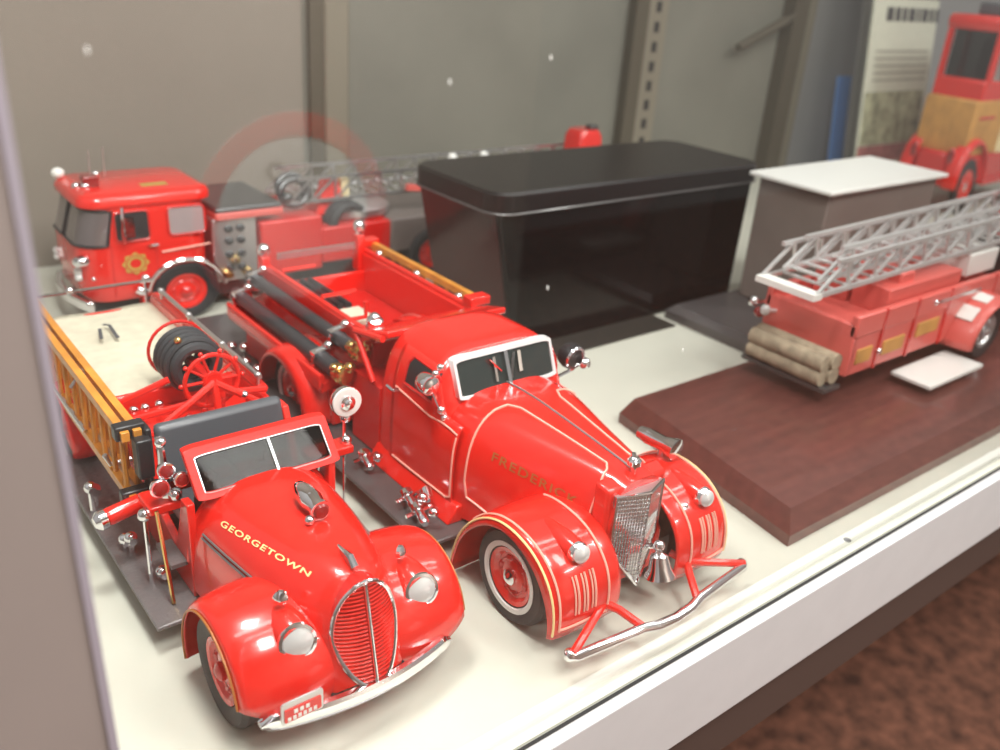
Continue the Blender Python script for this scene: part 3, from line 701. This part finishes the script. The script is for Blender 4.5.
    bp = MB().loft([[(x, -.045 + .05 * (abs(x) / .28) ** 2 + a, b) for a, b in ((0, .13), (0, .185), (.03, .185), (.03, .13))] for x in lin(-.28, .28, 13)]).build('bumper', 'chrome', g, 30, .006)
    k = MB().box(.02, .10, .09, .16, .735, .80).build('roof_beacon', 'redlens', lower, 30, .008)
    for p in ((.09, .10, .75), (.05, .07, .745), (.18, .07, .72), (-.13, .2, .755)): MB().ball(p, .02).build('roof_lamp', 'chrome', lower)
    MB().ball((-.19, .05, .76), .03).tube([(-.19, .05, .72), (-.19, .05, .76)], .01, 6).build('roof_searchlight', 'white', lower)
    for x, y in ((-.06, .16), (-.12, .24)): MB().tube([(x, y, .73), (x, y + .005, .90)], .0025, 5).build('antenna', 'steel', lower)
    # front wheel arch, wheels
    for sg in (-1, 1):
        wheel(g, .235 * sg, .46, .165, .10, sg, 'red', False, None, 'red2'); wheel(g, .225 * sg, 1.9, .165, .14, sg, 'red'); wheel(g, .225 * sg, 3.1, .165, .14, sg, 'red')
        MB().tube([(.285 * sg, .46 - .19 * math.cos(t), .165 + .19 * math.sin(t)) for t in lin(.2, PI - .1, 18)], .011, 6).build('wheel_arch', 'chrome', lower)
        MB().ball((.28 * sg, .27, .28), .022).lathe([(.02, 0), (.025, .02), (.02, .05)], (.285 * sg, .265, .20), (0, -1, .6), 12).build('marker_light', 'chrome', lower)
        MB().loft([[(sg * x, .25 + .02 * k, z) for x, z in ((.22, .10), (.285, .10), (.285, .26), (.22, .26))] for k in (0, 1)]).build('mud_guard', 'red', lower, 0)
    MB().box(-.2, .2, .05, 3.5, .08, .17).build('chassis', 'shade', g, 0)
    # engine deck and pump behind the cab
    MB().box(-.26, .26, .63, .98, .575, .61).build('engine_hood_top', 'darkmetal', g, 30, .015)
    MB().box(-.262, .262, .63, .985, .535, .58).build('engine_hood_rim', 'redpale', g, 30, .01)
    MB().box(-.235, .235, .62, .85, .17, .54).build('pump_panel', 'steel', g, 30, .01)
    for y in (.70, .76):
        for z in (.25, .33, .41, .48): MB().lathe([(.022, 0), (.022, .012), (.012, .02)], (.235, y, z), (1, 0, 0), 12).build('pump_gauge', 'black', g)
    for y, z in ((.72, .30), (.68, .22), (.78, .22)): MB().lathe([(.026, 0), (.026, .03), (.02, .045), (.001, .047)], (.235, y, z), (1, 0, 0), 14).build('pump_cap', 'brass', g)
    bd = MB().box(-.262, .262, .86, 1.20, .17, .50).build('body', 'red2', g, 30, .012)
    MB().box(-.262, .262, 1.2, 1.62, .20, .42).build('body', 'red2', g, 30, .012)
    MB().box(-.262, .262, 1.62, 3.35, .20, .42).build('trailer_body', pm('taupe_grey_enamel', (.16, .13, .12), .35), g, 30, .012)
    # turntable and aerial ladder
    MB().lathe([(.2, 0), (.22, .02), (.22, .06), (.18, .08)], (0, 1.5, .42), (0, 0, 1), 24).build('turntable', 'steel', g)
    MB().loft([[(x, y, .46) for x, y in ((.02, 1.22), (.14, 1.22), (.14, 1.42), (.02, 1.42))], [(x, y, .60) for x, y in ((.05, 1.27), (.12, 1.27), (.12, 1.38), (.05, 1.38))], [(x, y, .68) for x, y in ((.05, 1.29), (.12, 1.29), (.12, 1.36), (.05, 1.36))]]).build('control_pedestal', 'red', g, 30, .006)
    MB().box(.06, .12, 1.385, 1.43, .56, .67).build('pedestal_plate', 'ivory', g, 30)
    ld = MB(); y0, y1 = 1.06, 3.25; z0, z1 = .56, .70
    for sg in (-1, 1):
        ld.bar((.15 * sg, y0, z0), (.15 * sg, y1, z0), .018).bar((.15 * sg, y0 + .06, z1), (.15 * sg, y1, z1), .018)
        n = 16
        for i in range(n):
            a = y0 + (y1 - y0) * i / n; b = y0 + (y1 - y0) * (i + 1) / n
            ld.bar((.15 * sg, a, z0), (.15 * sg, b, z1), .010).bar((.15 * sg, b, z0), (.15 * sg, b, z1), .010)
    ao = ld.build('aerial_ladder', 'steel', g, 0)
    k = MB()
    for i in range(26): y = y0 + (y1 - y0) * (i + .5) / 26; k.tube([(-.15, y, z0), (.15, y, z0)], .007, 5)
    k.build('rungs', 'steel', ao)
    k = MB().torus((.13, 1.10, .62), (1, 0, .2), .075, .02, 20, 8).torus((.05, 1.12, .63), (1, 0, .2), .075, .018, 20, 8).ball((.16, 1.05, .60), .03).build('hose_loop', 'darkmetal', g)
    MB().bar((.2, 1.75, .60), (.2, 2.05, .56), .03, .04).build('ladder_boom', 'redpale', g)
    MB().ball((.1, 2.12, .74), .03).ball((.1, 2.35, .74), .026).tube([(.1, 2.12, .70), (.1, 2.12, .74)], .01, 6).tube([(.1, 2.35, .70), (.1, 2.35, .74)], .01, 6).build('ladder_lamp', 'white', ao)
    k = MB().torus((.20, 1.38, .425), (1, .2, 0), .10, .03, 24, 8).torus((.14, 1.38, .425), (1, .2, 0), .10, .03, 24, 8).build('black_hose_roll', 'rubber', g)
    # tiller seat at the rear of the ladder
    MB().loft([[(x, y, .42) for x, y in rrect(-.1, .1, 3.12, 3.36, .03)], [(x, y, .80) for x, y in rrect(-.1, .1, 3.14, 3.34, .04)], [(x, y, .845) for x, y in rrect(-.08, .08, 3.16, 3.32, .04)]]).build('tiller_cab', 'red', g, 40)
    MB().box(-.02, .05, 3.26, 3.33, .84, .875).build('tiller_lamp', 'darkmetal', g, 30, .01)
    return g

# =================================================================== 4. ladder truck on the wooden base
def build_base_ladder_truck():
    g = thing('ladder_truck', 'red model ladder truck, paled by glass haze, with white ladder standing on the dark wooden base', 'model truck', (7.02, 2.25, .132), 90); g.scale = (1.12, 1.12, 1.12)
    # truck space: y to the rear, -x towards the glass
    bd = MB().box(-.23, .23, 1.45, 2.83, .12, .34)
    bd.box(-.235, -.20, 1.35, 2.84, .30, .40).box(.20, .235, 1.35, 2.84, .30, .40).box(-.23, .23, 2.80, 2.84, .12, .36)
    b = bd.build('body', 'redpale', g, 30, .008)
    for x in (-.1, .1): MB().box(x - .09, x + .09, 1.9, 2.55, .34, .46).build('tool_box', 'redpale', b, 30, .006)
    for y in (1.60, 2.05, 2.35, 2.62): MB().box(-.237, -.225, y - .008, y + .008, .12, .40).build('body_post', 'red2', b, 0)
    for y0, y1, z0, z1 in ((2.40, 2.58, .17, .24), (2.1, 2.30, .20, .27), (2.67, 2.79, .17, .24)):
        MB().box(-.236, -.226, y0, y1, z0, z1).build('side_locker', 'tan', b, 30, .004)
    k = MB().box(-.24, -.232, 1.75, 2.15, .345, .36).build('side_rail', 'steel', b)
    for y, z in ((2.2, .36), (2.62, .205)): MB().ball((-.24, y, z), .013).build('side_knob', 'chrome', b)
    MB().box(-.42, -.225, 1.92, 2.42, .035, .055).build('running_board', 'white', g, 30, .004)
    MB().box(.225, .38, 1.88, 2.36, .035, .055).build('running_board', 'white', g, 30, .004)
    for sg in (-1, 1):
        for y in (1.72, .45):
            wheel(g, .27 * sg, y, .145, .09, sg, 'steel', False, None, 'chrome')
            F = fender_fn(.16 * sg, .36 * sg, y, .145, [(-10, .20), (60, .19), (120, .19), (190, .26)], [(-10, .185), (90, .16), (190, .235)], 2.5, .3)
            fd = MB().grid(F, lin(-10, 190, 24), lin(0, 1, 14)).build('fender', 'redpale', g, 60, 0, .008)
            for a in (112, 148):
                MB().add(on_surf(F, [(a - 12, .3), (a + 9, .3), (a + 9, .75), (a - 12, .75)], .006, (.26 * sg, y, .14)), [(0, 1, 2, 3)]).build('step_plate', 'white', fd, 0, 0, .006)
    # open cab further along, hood and radiator
    MB().loft([[(x, y, z) for x, z in ((-.17, .12), (.17, .12), (.17, .36), (.1, .42), (-.1, .42), (-.17, .36))] for y in (.12, .85)]).build('hood', 'redpale', g, 30, .012)
    MB().box(-.15, .15, .08, .13, .12, .42).build('radiator', 'steel', g, 30, .01)
    MB().box(-.26, .26, .02, .06, .10, .14).build('bumper', 'chrome', g, 30, .006)
    MB().box(-.22, .22, .85, 1.40, .12, .32).build('cab', 'redpale', g, 30, .01)
    MB().box(-.2, .2, 1.20, 1.36, .32, .50).build('seat', 'black', g, 30, .02)
    wf = MB().tube([(-.2, .88, .32), (-.2, .92, .60), (.2, .92, .60), (.2, .88, .32)], .01, 6).build('windshield_frame', 'chrome', g)
    for sg in (-1, 1): lamp(g, 'headlight', (.2 * sg, .1, .30), .045, .09)
    # rear step with rolled tan hose
    hb = MB()
    for i, z in enumerate((.120, .185)):
        hb.tube([(-.185, 2.935, z), (.20, 2.93, z)], .038, 10).tube([(-.20, 2.875, z + .004), (.21, 2.87, z + .004)], .038, 10)
    h = hb.build('folded_hose', 'fabrichose', g, 60); h['label'] = 'bundle of tan fabric hose on the rear step'
    MB().box(-.22, .22, 2.84, 2.96, .065, .082).build('rear_step', 'darkmetal', g, 30)
    for p, m in (((.24, 2.92, .33), 'chrome'), ((.20, 2.92, .29), 'redlens'), ((.17, 2.92, .31), 'lens')):
        MB().ball(p, .025).tube([(p[0], 2.82, p[2] - .02), p], .01, 6).build('tail_lamp', m, g)
    # trussed ladder bank
    def truss(x0, x1, z0, z1, ya, yb, n, nm, rise):
        ld = MB()
        for x in (x0, x1):
            P = lambda y, z: (x, y, z + rise * (yb - y))
            ld.bar(P(ya, z0), P(yb, z0), .018).bar(P(ya, z1), P(yb - .12, z1), .018)
            for i in range(n):
                a = yb - (yb - ya) * i / n; b = yb - (yb - ya) * (i + 1) / n
                ld.bar(P(a, z0), P(b, z1), .013)
                ld.bar(P(b, z1), P(b - .03, z0), .011)
        o = ld.build(nm, 'ladderalu', g, 0)
        r = MB()
        for i in range(n * 2):
            y = ya + (yb - ya) * (i + .5) / (n * 2); z = z0 + rise * (yb - y); r.tube([(x0, y, z), (x1, y, z)], .008, 5)
        r.build('rungs', 'ladderalu', o)
        return o
    t = truss(-.14, .13, .50, .63, .2, 3.07, 14, 'ladder_bed_section', .018); t['label'] = 'white trussed ladder'
    truss(-.09, .085, .54, .66, .1, 2.98, 14, 'ladder_fly_section', .02)
    MB().box(-.15, .14, 3.03, 3.09, .485, .512).build('ladder_end_plate', 'white', g, 0)
    MB().box(-.16, .16, 2.30, 2.42, .40, .505).build('ladder_rest', 'redpale', g, 30, .01)
    MB().box(-.15, .15, 1.45, 1.75, .38, .50).build('ladder_turntable', 'white', g, 30, .01)
    MB().ball((0.05, 1.05, .74), .045).tube([(.05, 1.05, .3), (.05, 1.05, .74)], .02, 8).build('warning_light', 'red', g)
    return g

# =================================================================== 5. big antique engine at the far right
def build_antique_engine():
    g = thing('antique_fire_engine', 'large red antique fire engine with tan and ivory boards before the newspaper page', 'model truck', (8.28, 4.26, 0), -90)
    g.scale = (.62, 1.0, 1.35)
    # front faces left; +x towards the glass
    MB().box(-.42, .42, .56, 2.3, .20, .42).build('chassis', 'red2', g, 30, .02)
    for sg in (-1, 1):
        for y in (.78, 1.95):
            wheel(g, .40 * sg, y, .20, .09, sg, 'red')
            F = fender_fn(.28 * sg, .50 * sg, y, .24, [(-10, .31), (60, .31), (120, .30), (170, .30), (190, .30)], [(-10, .28), (90, .27), (190, .28)], 2.6, .3)
            MB().grid(F, lin(-8, 188, 26), lin(0, 1, 14)).build('fender', 'red', g, 60, 0, .012)
        MB().box(*sorted((.36 * sg, .50 * sg)), 1.05, 1.70, .20, .24).build('running_board', 'red2', g, 30, .01)
        lamp(g, 'headlight', (.30 * sg, .50, .42), .06, .10, (0, -1, 0), 'red', 'redlens', None, False)
    b = MB().box(-.41, .41, .60, 1.24, .42, .80).build('side_board', 'tan', g, 30, .02); b['label'] = 'tan side board'
    MB().tube([(.412, .72, .68), (.412, 1.02, .68)], .012, 6).build('board_marking', 'red2', b)
    MB().box(-.43, .43, 1.245, 1.66, .41, .80).build('side_panel', 'ivory', g, 30, .04)['label'] = 'ivory side panel'
    MB().loft([[(x, y, z) for x, z in ((-.25, .2), (.25, .2), (.22, .44), (-.22, .44))] for y in (.50, .60)]).build('radiator', 'red2', g, 30, .03)
    cab = MB().box(-.40, .40, .66, 1.85, .79, .93).build('cab', 'red', g, 30, .02)
    for x in (-.38, .38):
        for y in (.72, 1.10, 1.62): MB().box(x - .035, x + .035, y - .035, y + .035, .90, 1.28).build('cab_post', 'red', cab, 30, .01)
    MB().box(-.44, .44, .66, 1.95, 1.24, 1.34).build('roof', 'red', g, 30, .04)
    MB().box(-.35, .35, 1.35, 1.58, .92, 1.18).build('seat', 'black', g, 30, .04)
    MB().box(-.34, .34, .76, .78, .93, 1.24).build('windshield_glass', 'carglass', g, 0)
    MB().lathe([(.05, 0), (.06, .02), (.06, .26), (.05, .28)], (.34, .90, .93), (.1, 0, 1), 14).build('side_tank', 'steel', g, 30)
    MB().ball((.42, 1.30, 1.02), .075).build('searchlight', 'white', g)
    MB().box(-.36, .36, 1.66, 2.2, .42, 1.0).build('rear_body', 'red2', g, 30, .02)
    MB().box(-.2, .2, .9, 1.6, 1.34, 1.42).build('roof_rack', 'seat', g, 30, .02)
    return g

build_open_cab_truck(); build_closed_cab_truck(); build_tiller_truck(); build_base_ladder_truck(); build_antique_engine()

# ------------------------------------------------------------------ wooden base, boxes, papers
m, nt, b = newmat('mahogany_stain')
tc = nt.nodes.new('ShaderNodeTexCoord'); mp = nt.nodes.new('ShaderNodeMapping'); mp.inputs['Scale'].default_value = (1.2, 7, 7)
n = nt.nodes.new('ShaderNodeTexNoise'); n.inputs['Scale'].default_value = 3; n.inputs['Detail'].default_value = 5
r = nt.nodes.new('ShaderNodeValToRGB'); r.color_ramp.elements[0].position = .3; r.color_ramp.elements[1].position = .75
r.color_ramp.elements[0].color = (.09, .031, .026, 1); r.color_ramp.elements[1].color = (.14, .045, .037, 1)  # wood tones lifted to hold the pale reflection veil of the glass
nt.links.new(tc.outputs['Object'], mp.inputs[0]); nt.links.new(mp.outputs[0], n.inputs['Vector']); nt.links.new(n.outputs['Fac'], r.inputs['Fac']); nt.links.new(r.outputs[0], b.inputs['Base Color'])
b.inputs['Roughness'].default_value = .32; b.inputs['Coat Weight'].default_value = .25
M['mahogany'] = m
def base_ring(i, z): return [(x, y, z) for x, y in ((2.77 + i, 1.49 + i), (7.3 - i, 1.49 + i), (7.3 - i, 2.58 - i * .6), (2.93 + i, 2.58 - i * .6))]
wb = MB().loft([base_ring(0, .001), base_ring(0, .05), base_ring(.055, .128), base_ring(.075, .130)]).build('wooden_base', 'mahogany', None, 20)
tag(wb, 'dark red-brown wooden base with sloping edges, under the haze-paled ladder truck', 'display base')

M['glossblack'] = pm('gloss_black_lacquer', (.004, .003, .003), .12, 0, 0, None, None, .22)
M['darkred_side'] = pm('dark_maroon_lacquer', (.05, .006, .006), .16, 0, 0, None, None, .3)
bx = thing('black_display_box', 'large glossy black box with a rounded dark lid', 'box', (0, 0, 0))
MB().loft([[(3.02, 3.50, .001), (4.90, 3.50, .001), (4.90, 4.24, .001), (3.02, 4.24, .001)], [(2.84, 3.50, .82), (4.93, 3.50, .82), (4.93, 4.24, .82), (2.84, 4.24, .82)]]).build('box_body', 'glossblack', bx, 0, .012)
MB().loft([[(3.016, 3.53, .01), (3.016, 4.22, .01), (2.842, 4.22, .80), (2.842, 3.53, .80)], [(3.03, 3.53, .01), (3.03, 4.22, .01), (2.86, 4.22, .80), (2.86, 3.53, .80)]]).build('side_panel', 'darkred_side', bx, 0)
MB().loft([[(x, y, z) for x, y in rrect(2.80 + e, 4.98 - e, 3.46 + e, 4.28 - e, .13 - e, 6)] for z, e in ((.80, 0), (.895, 0), (.91, .015))]).build('box_lid', pm('black_lid', (.008, .006, .006), .30, 0, .0, None, None, .3), bx, 40)
MB().box(2.95, 4.15, 3.30, 4.26, .0005, .012).build('shadow_plate', pm('dark_olive_shadow', (.035, .033, .028), .35, 0, .1), bx, 0, .004)  # soft floor shadow of the box, put in as a thin dark slab
MB().tube([(x, y, .80) for x, y in rrect(2.797, 4.983, 3.457, 4.283, .13, 6)], .006, 6, True).build('lid_rim', 'darkgrey', bx)

gb = thing('display_pedestal', 'grey-brown pedestal block with white top plate on a dark base, beside the black box', 'pedestal', (0, 0, 0))
MB().box(4.78, 6.02, 2.84, 3.34, .095, .875).build('pedestal_body', pm('taupe_laminate', (.20, .165, .145), .4, 0, 0, (5, .06)), gb, 30, .01)
MB().box(4.72, 6.08, 2.80, 3.385, .875, .90).build('top_plate', 'white', gb, 30, .006)
MB().loft([[(x, y, z) for x, y in ((4.20 + i, 2.64 + i), (6.4 - i, 2.64 + i), (6.4 - i, 3.44 - i), (4.20 + i, 3.44 - i))] for z, i in ((.001, 0), (.055, 0), (.095, .04))]).build('dark_base', 'darkgrey', gb, 20)

# ------------------------------------------------------------------ the case and the room
YG = 1.345
sh = MB().box(-1.2, 24, 1.33, 6.0, -.12, 0).build('floor_shelf', pm('cream_laminate', (.60, .60, .515), .42, 0, 0, (3, .03)), None, 0); struct(sh); sh.name = 'floor'
MB().ball((0, 0, 0), .016, 8, (1, 1, .3)).build('shelf_chip', 'shade', sh, loc=(3.02, 1.385, .001))
t1 = struct(MB().box(-1.2, 24, 1.305, 1.332, -.12, -.012).build('trim_1', 'shade', None, 0))
t2 = struct(MB().box(-1.2, 24, 1.27, 1.312, -.36, .002).build('trim_2', pm('white_aluminium', (.66, .665, .675), .4, .25, 0, (8, .02)), None, 30, .008))
t3 = struct(MB().box(-1.2, 24, 1.30, 1.45, -.62, -.12).build('trim_3', pm('dark_brown_laminate', (.06, .042, .036), .4), None, 0))
struct(MB().box(-1.2, 24, 5.0, 5.2, -3.5, -.40).build('wall_lower', pm('dark_base_panel', (.04, .028, .022), .6), None, 0))
M['carpet'] = pm('brown_carpet', (.15, .060, .036), .95, 0, 0, (6, .55), (40, .8))
struct(MB().box(-6, 30, -12, 12, -3.6, -3.5).build('floor_carpet', 'carpet', None, 0)).name = 'floor_2'
# back wall panels
M['wall_taupe'] = pm('taupe_wall_panel', (.24, .21, .175), .55, 0, 0, (.8, .05))
M['wall_grey'] = pm('grey_green_wall_panel', (.185, .18, .150), .5, 0, 0, (1.2, .10))
struct(MB().box(-1.2, 3.02, 6.0, 6.1, -.1, 6).build('wall_back', 'wall_taupe', None, 0))
struct(MB().box(3.02, 8.6, 6.0, 6.1, -.1, 6).build('wall_rear', 'wall_grey', None, 0)).name = 'wall_back_2'
struct(MB().box(8.6, 24, 6.0, 6.1, -.1, 6).build('wall_rear', pm('pale_grey_wall_panel', (.30, .30, .30), .5), None, 0)).name = 'wall_back_3'
M['post'] = pm('olive_brown_post', (.10, .085, .06), .45, .2)
M['postlight'] = pm('pale_metal_post', (.24, .215, .165), .45, .2)
k = MB().box(3.06, 3.16, 5.95, 6.0, 0, 6)
struct(k.build('trim_4', 'post', None, 0)); struct(MB().box(3.16, 3.36, 5.93, 6.0, 0, 6).build('trim_5', 'postlight', None, 30, .02))
struct(MB().box(6.18, 6.34, 5.9, 6.0, 0, 6).build('trim_6', 'post', None, 0))
rail = struct(MB().box(6.36, 6.62, 5.93, 6.0, 0, 6).build('trim_7', 'postlight', None, 0))
k = MB()
for i in range(34): k.box(6.46, 6.52, 5.925, 5.932, .1 + i * .17, .19 + i * .17)
k.build('slot', 'shade', rail, 0)
struct(MB().box(8.42, 8.66, 5.85, 6.0, 0, 6).build('trim_8', 'post', None, 0)); struct(MB().box(8.66, 8.86, 5.9, 6.0, 0, 6).build('trim_9', 'postlight', None, 0))
# left end of the case: post with a thin pale edge
M['postleft'] = pm('mauve_grey_laminate', (.30, .25, .23), .45, 0, 0, (2, .04))
struct(MB().loft([[(x - .0165 * (z - .7), y, z) for x, y in ((-2.4, 1.24), (.238, 1.24), (.238, 1.345), (-2.4, 1.345))] for z in (-3.5, 6)]).build('wall_left', 'postleft', None, 0))
struct(MB().loft([[(x - .0165 * (z - .7), y, z) for x, y in ((.238, 1.235), (.252, 1.235), (.252, 1.35), (.238, 1.35))] for z in (-.36, 6)]).build('trim_10', pm('lilac_edge', (.42, .38, .44), .3, .2), None, 0))
# front glass
gp = MB().add([(.26, YG, .002), (24, YG, .002), (24, YG, 6), (.20, YG, 6)], [(0, 1, 2, 3)]).build('window_1', 'pane', None, 0); struct(gp)
# paper with headline and photo, leaning on the wall
def leaning(name, label, cat, cx, w, h, y, mat, rz=0):
    o = MB().box(-w / 2, w / 2, 0, .02, 0, h).build(name, mat, None, 0)
    o.location = (cx, y, .003); o.rotation_euler = (R(-7), 0, R(rz)); tag(o, label, cat); return o
pp_ = leaning('newspaper_clipping', 'pale newspaper page with dark headline rows leaning behind the antique engine', 'newspaper', 9.42, 1.25, 2.6, 5.0, pm('newsprint', (.62, .64, .52), .8, 0, 0, (12, .04)), 0)
k = MB()
for z, h, a, b_ in ((2.15, .10, -.5, .5), (1.90, .13, -.3, .58), (1.68, .13, -.38, .58)):
    x = a
    while x < b_:
        wd = random.uniform(.06, .13); k.box(x, x + wd, -.004, 0, z, z + h); x += wd + .035
k.build('headline_row', 'darkmetal', pp_, 0)
k = MB()
for i in range(5): k.box(-.5, .55, -.003, 0, 1.10 + i * .07, 1.125 + i * .07)
k.build('text_rows', pm('faded_ink', (.38, .38, .31), .8), pp_, 0)
MB().box(-.60, .55, -.004, 0, .47, 1.0).build('printed_photo', pm('faded_photo', (.36, .37, .24), .7, 0, 0, (7, .6)), pp_, 0)
MB().box(-.62, .60, -.005, 0, .28, .46).build('caption_band', pm('faded_red_band', (.36, .13, .12), .7, 0, 0, (9, .4)), pp_, 0)
bc = leaning('backing_card', 'plain grey card standing upright behind the newspaper page', 'card', 9.80, .72, 2.6, 5.50, pm('grey_card', (.34, .335, .32), .7), 0)
bl = leaning('blue_card', 'narrow blue card leaning against the back wall beside the newspaper page', 'card', 9.58, .26, 1.05, 5.72, pm('blue_card_mat', (.16, .34, .75), .6), 0)
rd = MB().tube([(7.62, 5.86, 1.34), (8.30, 5.86, 1.60)], [.035, .05], 8).tube([(8.28, 5.86, 1.59), (8.46, 5.86, 1.66)], .03, 8).build('wall_rod', 'postdark' if False else 'post', None, 30)
tag(rd, 'short dark slanting rod fixed to the back wall post', 'rod')
# round sign on the far wall of the room (seen mirrored in the glass)
struct(MB().box(-9, 7.5, -6.2, -6.0, -3.5, 9).build('wall_front', pm('room_wall_taupe', (.24, .20, .17), .8), None, 0))

sg_ = thing('round_sign', 'round white wall sign with a wide red ring, faintly reflected in the glass', 'sign', (4.25, -5.99, -.72))
sd = MB().lathe([(1.12, 0), (1.12, .02), (.001, .021)], (0, 0, 0), (0, 1, 0), 60).build('sign_disc', 'white', sg_, 30)
MB().lathe([(1.12, .021), (1.12, .034), (.88, .034), (.88, .021)], (0, 0, 0), (0, 1, 0), 60, False).build('red_ring', 'platered', sg_, 30)
vs, fs = text_mesh('S', .55)
MB().add([(v.x - .35, .026, v.y + .25) for v in vs], fs).build('sign_letter', 'seat', sd, 0)
for p in ((.361, 1.844), (1.191, 1.83), (.96, 1.791), (1.241, 1.362), (1.734, 1.112)):
    MB().lathe([(.0035, 0), (.003, .0008), (.0001, .001)], (0, 0, 0), (0, -1, 0), 8).build('dust_speck', 'white', gp, 0, loc=(p[0], 1.3435, p[1])).scale = (.8, 1, 1.5)
# ------------------------------------------------------------------ light
def area(name, loc, target, sx, sy, power, col=(1, .96, .9)):
    l = bpy.data.lights.new(name, 'AREA'); l.shape = 'RECTANGLE'; l.size = sx; l.size_y = sy; l.energy = power; l.color = col
    o = bpy.data.objects.new(name, l); C.objects.link(o); o.location = loc
    o.rotation_euler = (Vector(target) - Vector(loc)).to_track_quat('-Z', 'Y').to_euler(); return o
area('case_tube_light', (3.5, 1.9, 5.6), (3.5, 2.6, 0), 9, .4, 150, (1, .99, .95))
area('ceiling_panel_light', (.9, -1.2, 6.0), (1.2, 2.0, 0), 1.2, 2.0, 365, (1, .985, .95))
area('ceiling_panel_light', (3.8, -2.2, 6.5), (2.0, 2.0, 0), 1.2, 2.4, 190, (1, .985, .95))
area('front_left_fill', (.75, 2.3, 3.6), (.42, 1.72, 0), .6, .6, 80, (1, .99, .95))  # unseen fill, added to brighten the shelf at front left
area('sign_fill', (4.2, -3.2, 4.0), (4.25, -6, -.7), 1.2, 1.2, 650, (1, .99, .95))  # added light on the sign, to strengthen its reflection in the glass
area('ceiling_panel_light', (9, -2.5, 7), (5, 1, -1), 1.2, 2.4, 420, (1, .985, .95))
w = bpy.data.worlds.new('World'); bpy.context.scene.world = w; w.use_nodes = True
nt = w.node_tree; bg = nt.nodes['Background']
tc = nt.nodes.new('ShaderNodeTexCoord'); sx = nt.nodes.new('ShaderNodeSeparateXYZ'); rp = nt.nodes.new('ShaderNodeValToRGB')
mr = nt.nodes.new('ShaderNodeMapRange'); mr.inputs[1].default_value = -1; mr.inputs[2].default_value = 1
nt.links.new(tc.outputs['Generated'], sx.inputs[0]); nt.links.new(sx.outputs['Z'], mr.inputs[0]); nt.links.new(mr.outputs[0], rp.inputs['Fac']); nt.links.new(rp.outputs[0], bg.inputs['Color'])
e = rp.color_ramp.elements; e[0].position = .3; e[0].color = (.10, .06, .045, 1); e[1].position = .85; e[1].color = (.84, .83, .80, 1)
x = e.new(.5); x.color = (.52, .48, .45, 1)
bg.inputs['Strength'].default_value = .68

# ------------------------------------------------------------------ camera
pitch, roll, yaw = R(25), R(4.5), R(40)
fw = Vector((math.sin(yaw) * math.cos(pitch), math.cos(yaw) * math.cos(pitch), -math.sin(pitch)))
rt = fw.cross(Vector((0, 0, 1))).normalized(); upv = rt.cross(fw)
r2 = rt * math.cos(roll) + upv * math.sin(roll); u2 = -rt * math.sin(roll) + upv * math.cos(roll)
cd = bpy.data.cameras.new('camera'); cam = bpy.data.objects.new('camera', cd); C.objects.link(cam)
mat = Matrix((r2, u2, -fw)).transposed().to_4x4(); mat.translation = Vector((0, 0, 2)); cam.matrix_world = mat
cd.lens = 32.4; cd.sensor_width = 36; cd.clip_start = .05; cd.clip_end = 200
cd.dof.use_dof = True; cd.dof.focus_distance = 2.75; cd.dof.aperture_fstop = 1.3
sc = bpy.context.scene; sc.camera = cam
sc.view_settings.view_transform = 'Standard'; sc.view_settings.look = 'None'; sc.view_settings.exposure = 0
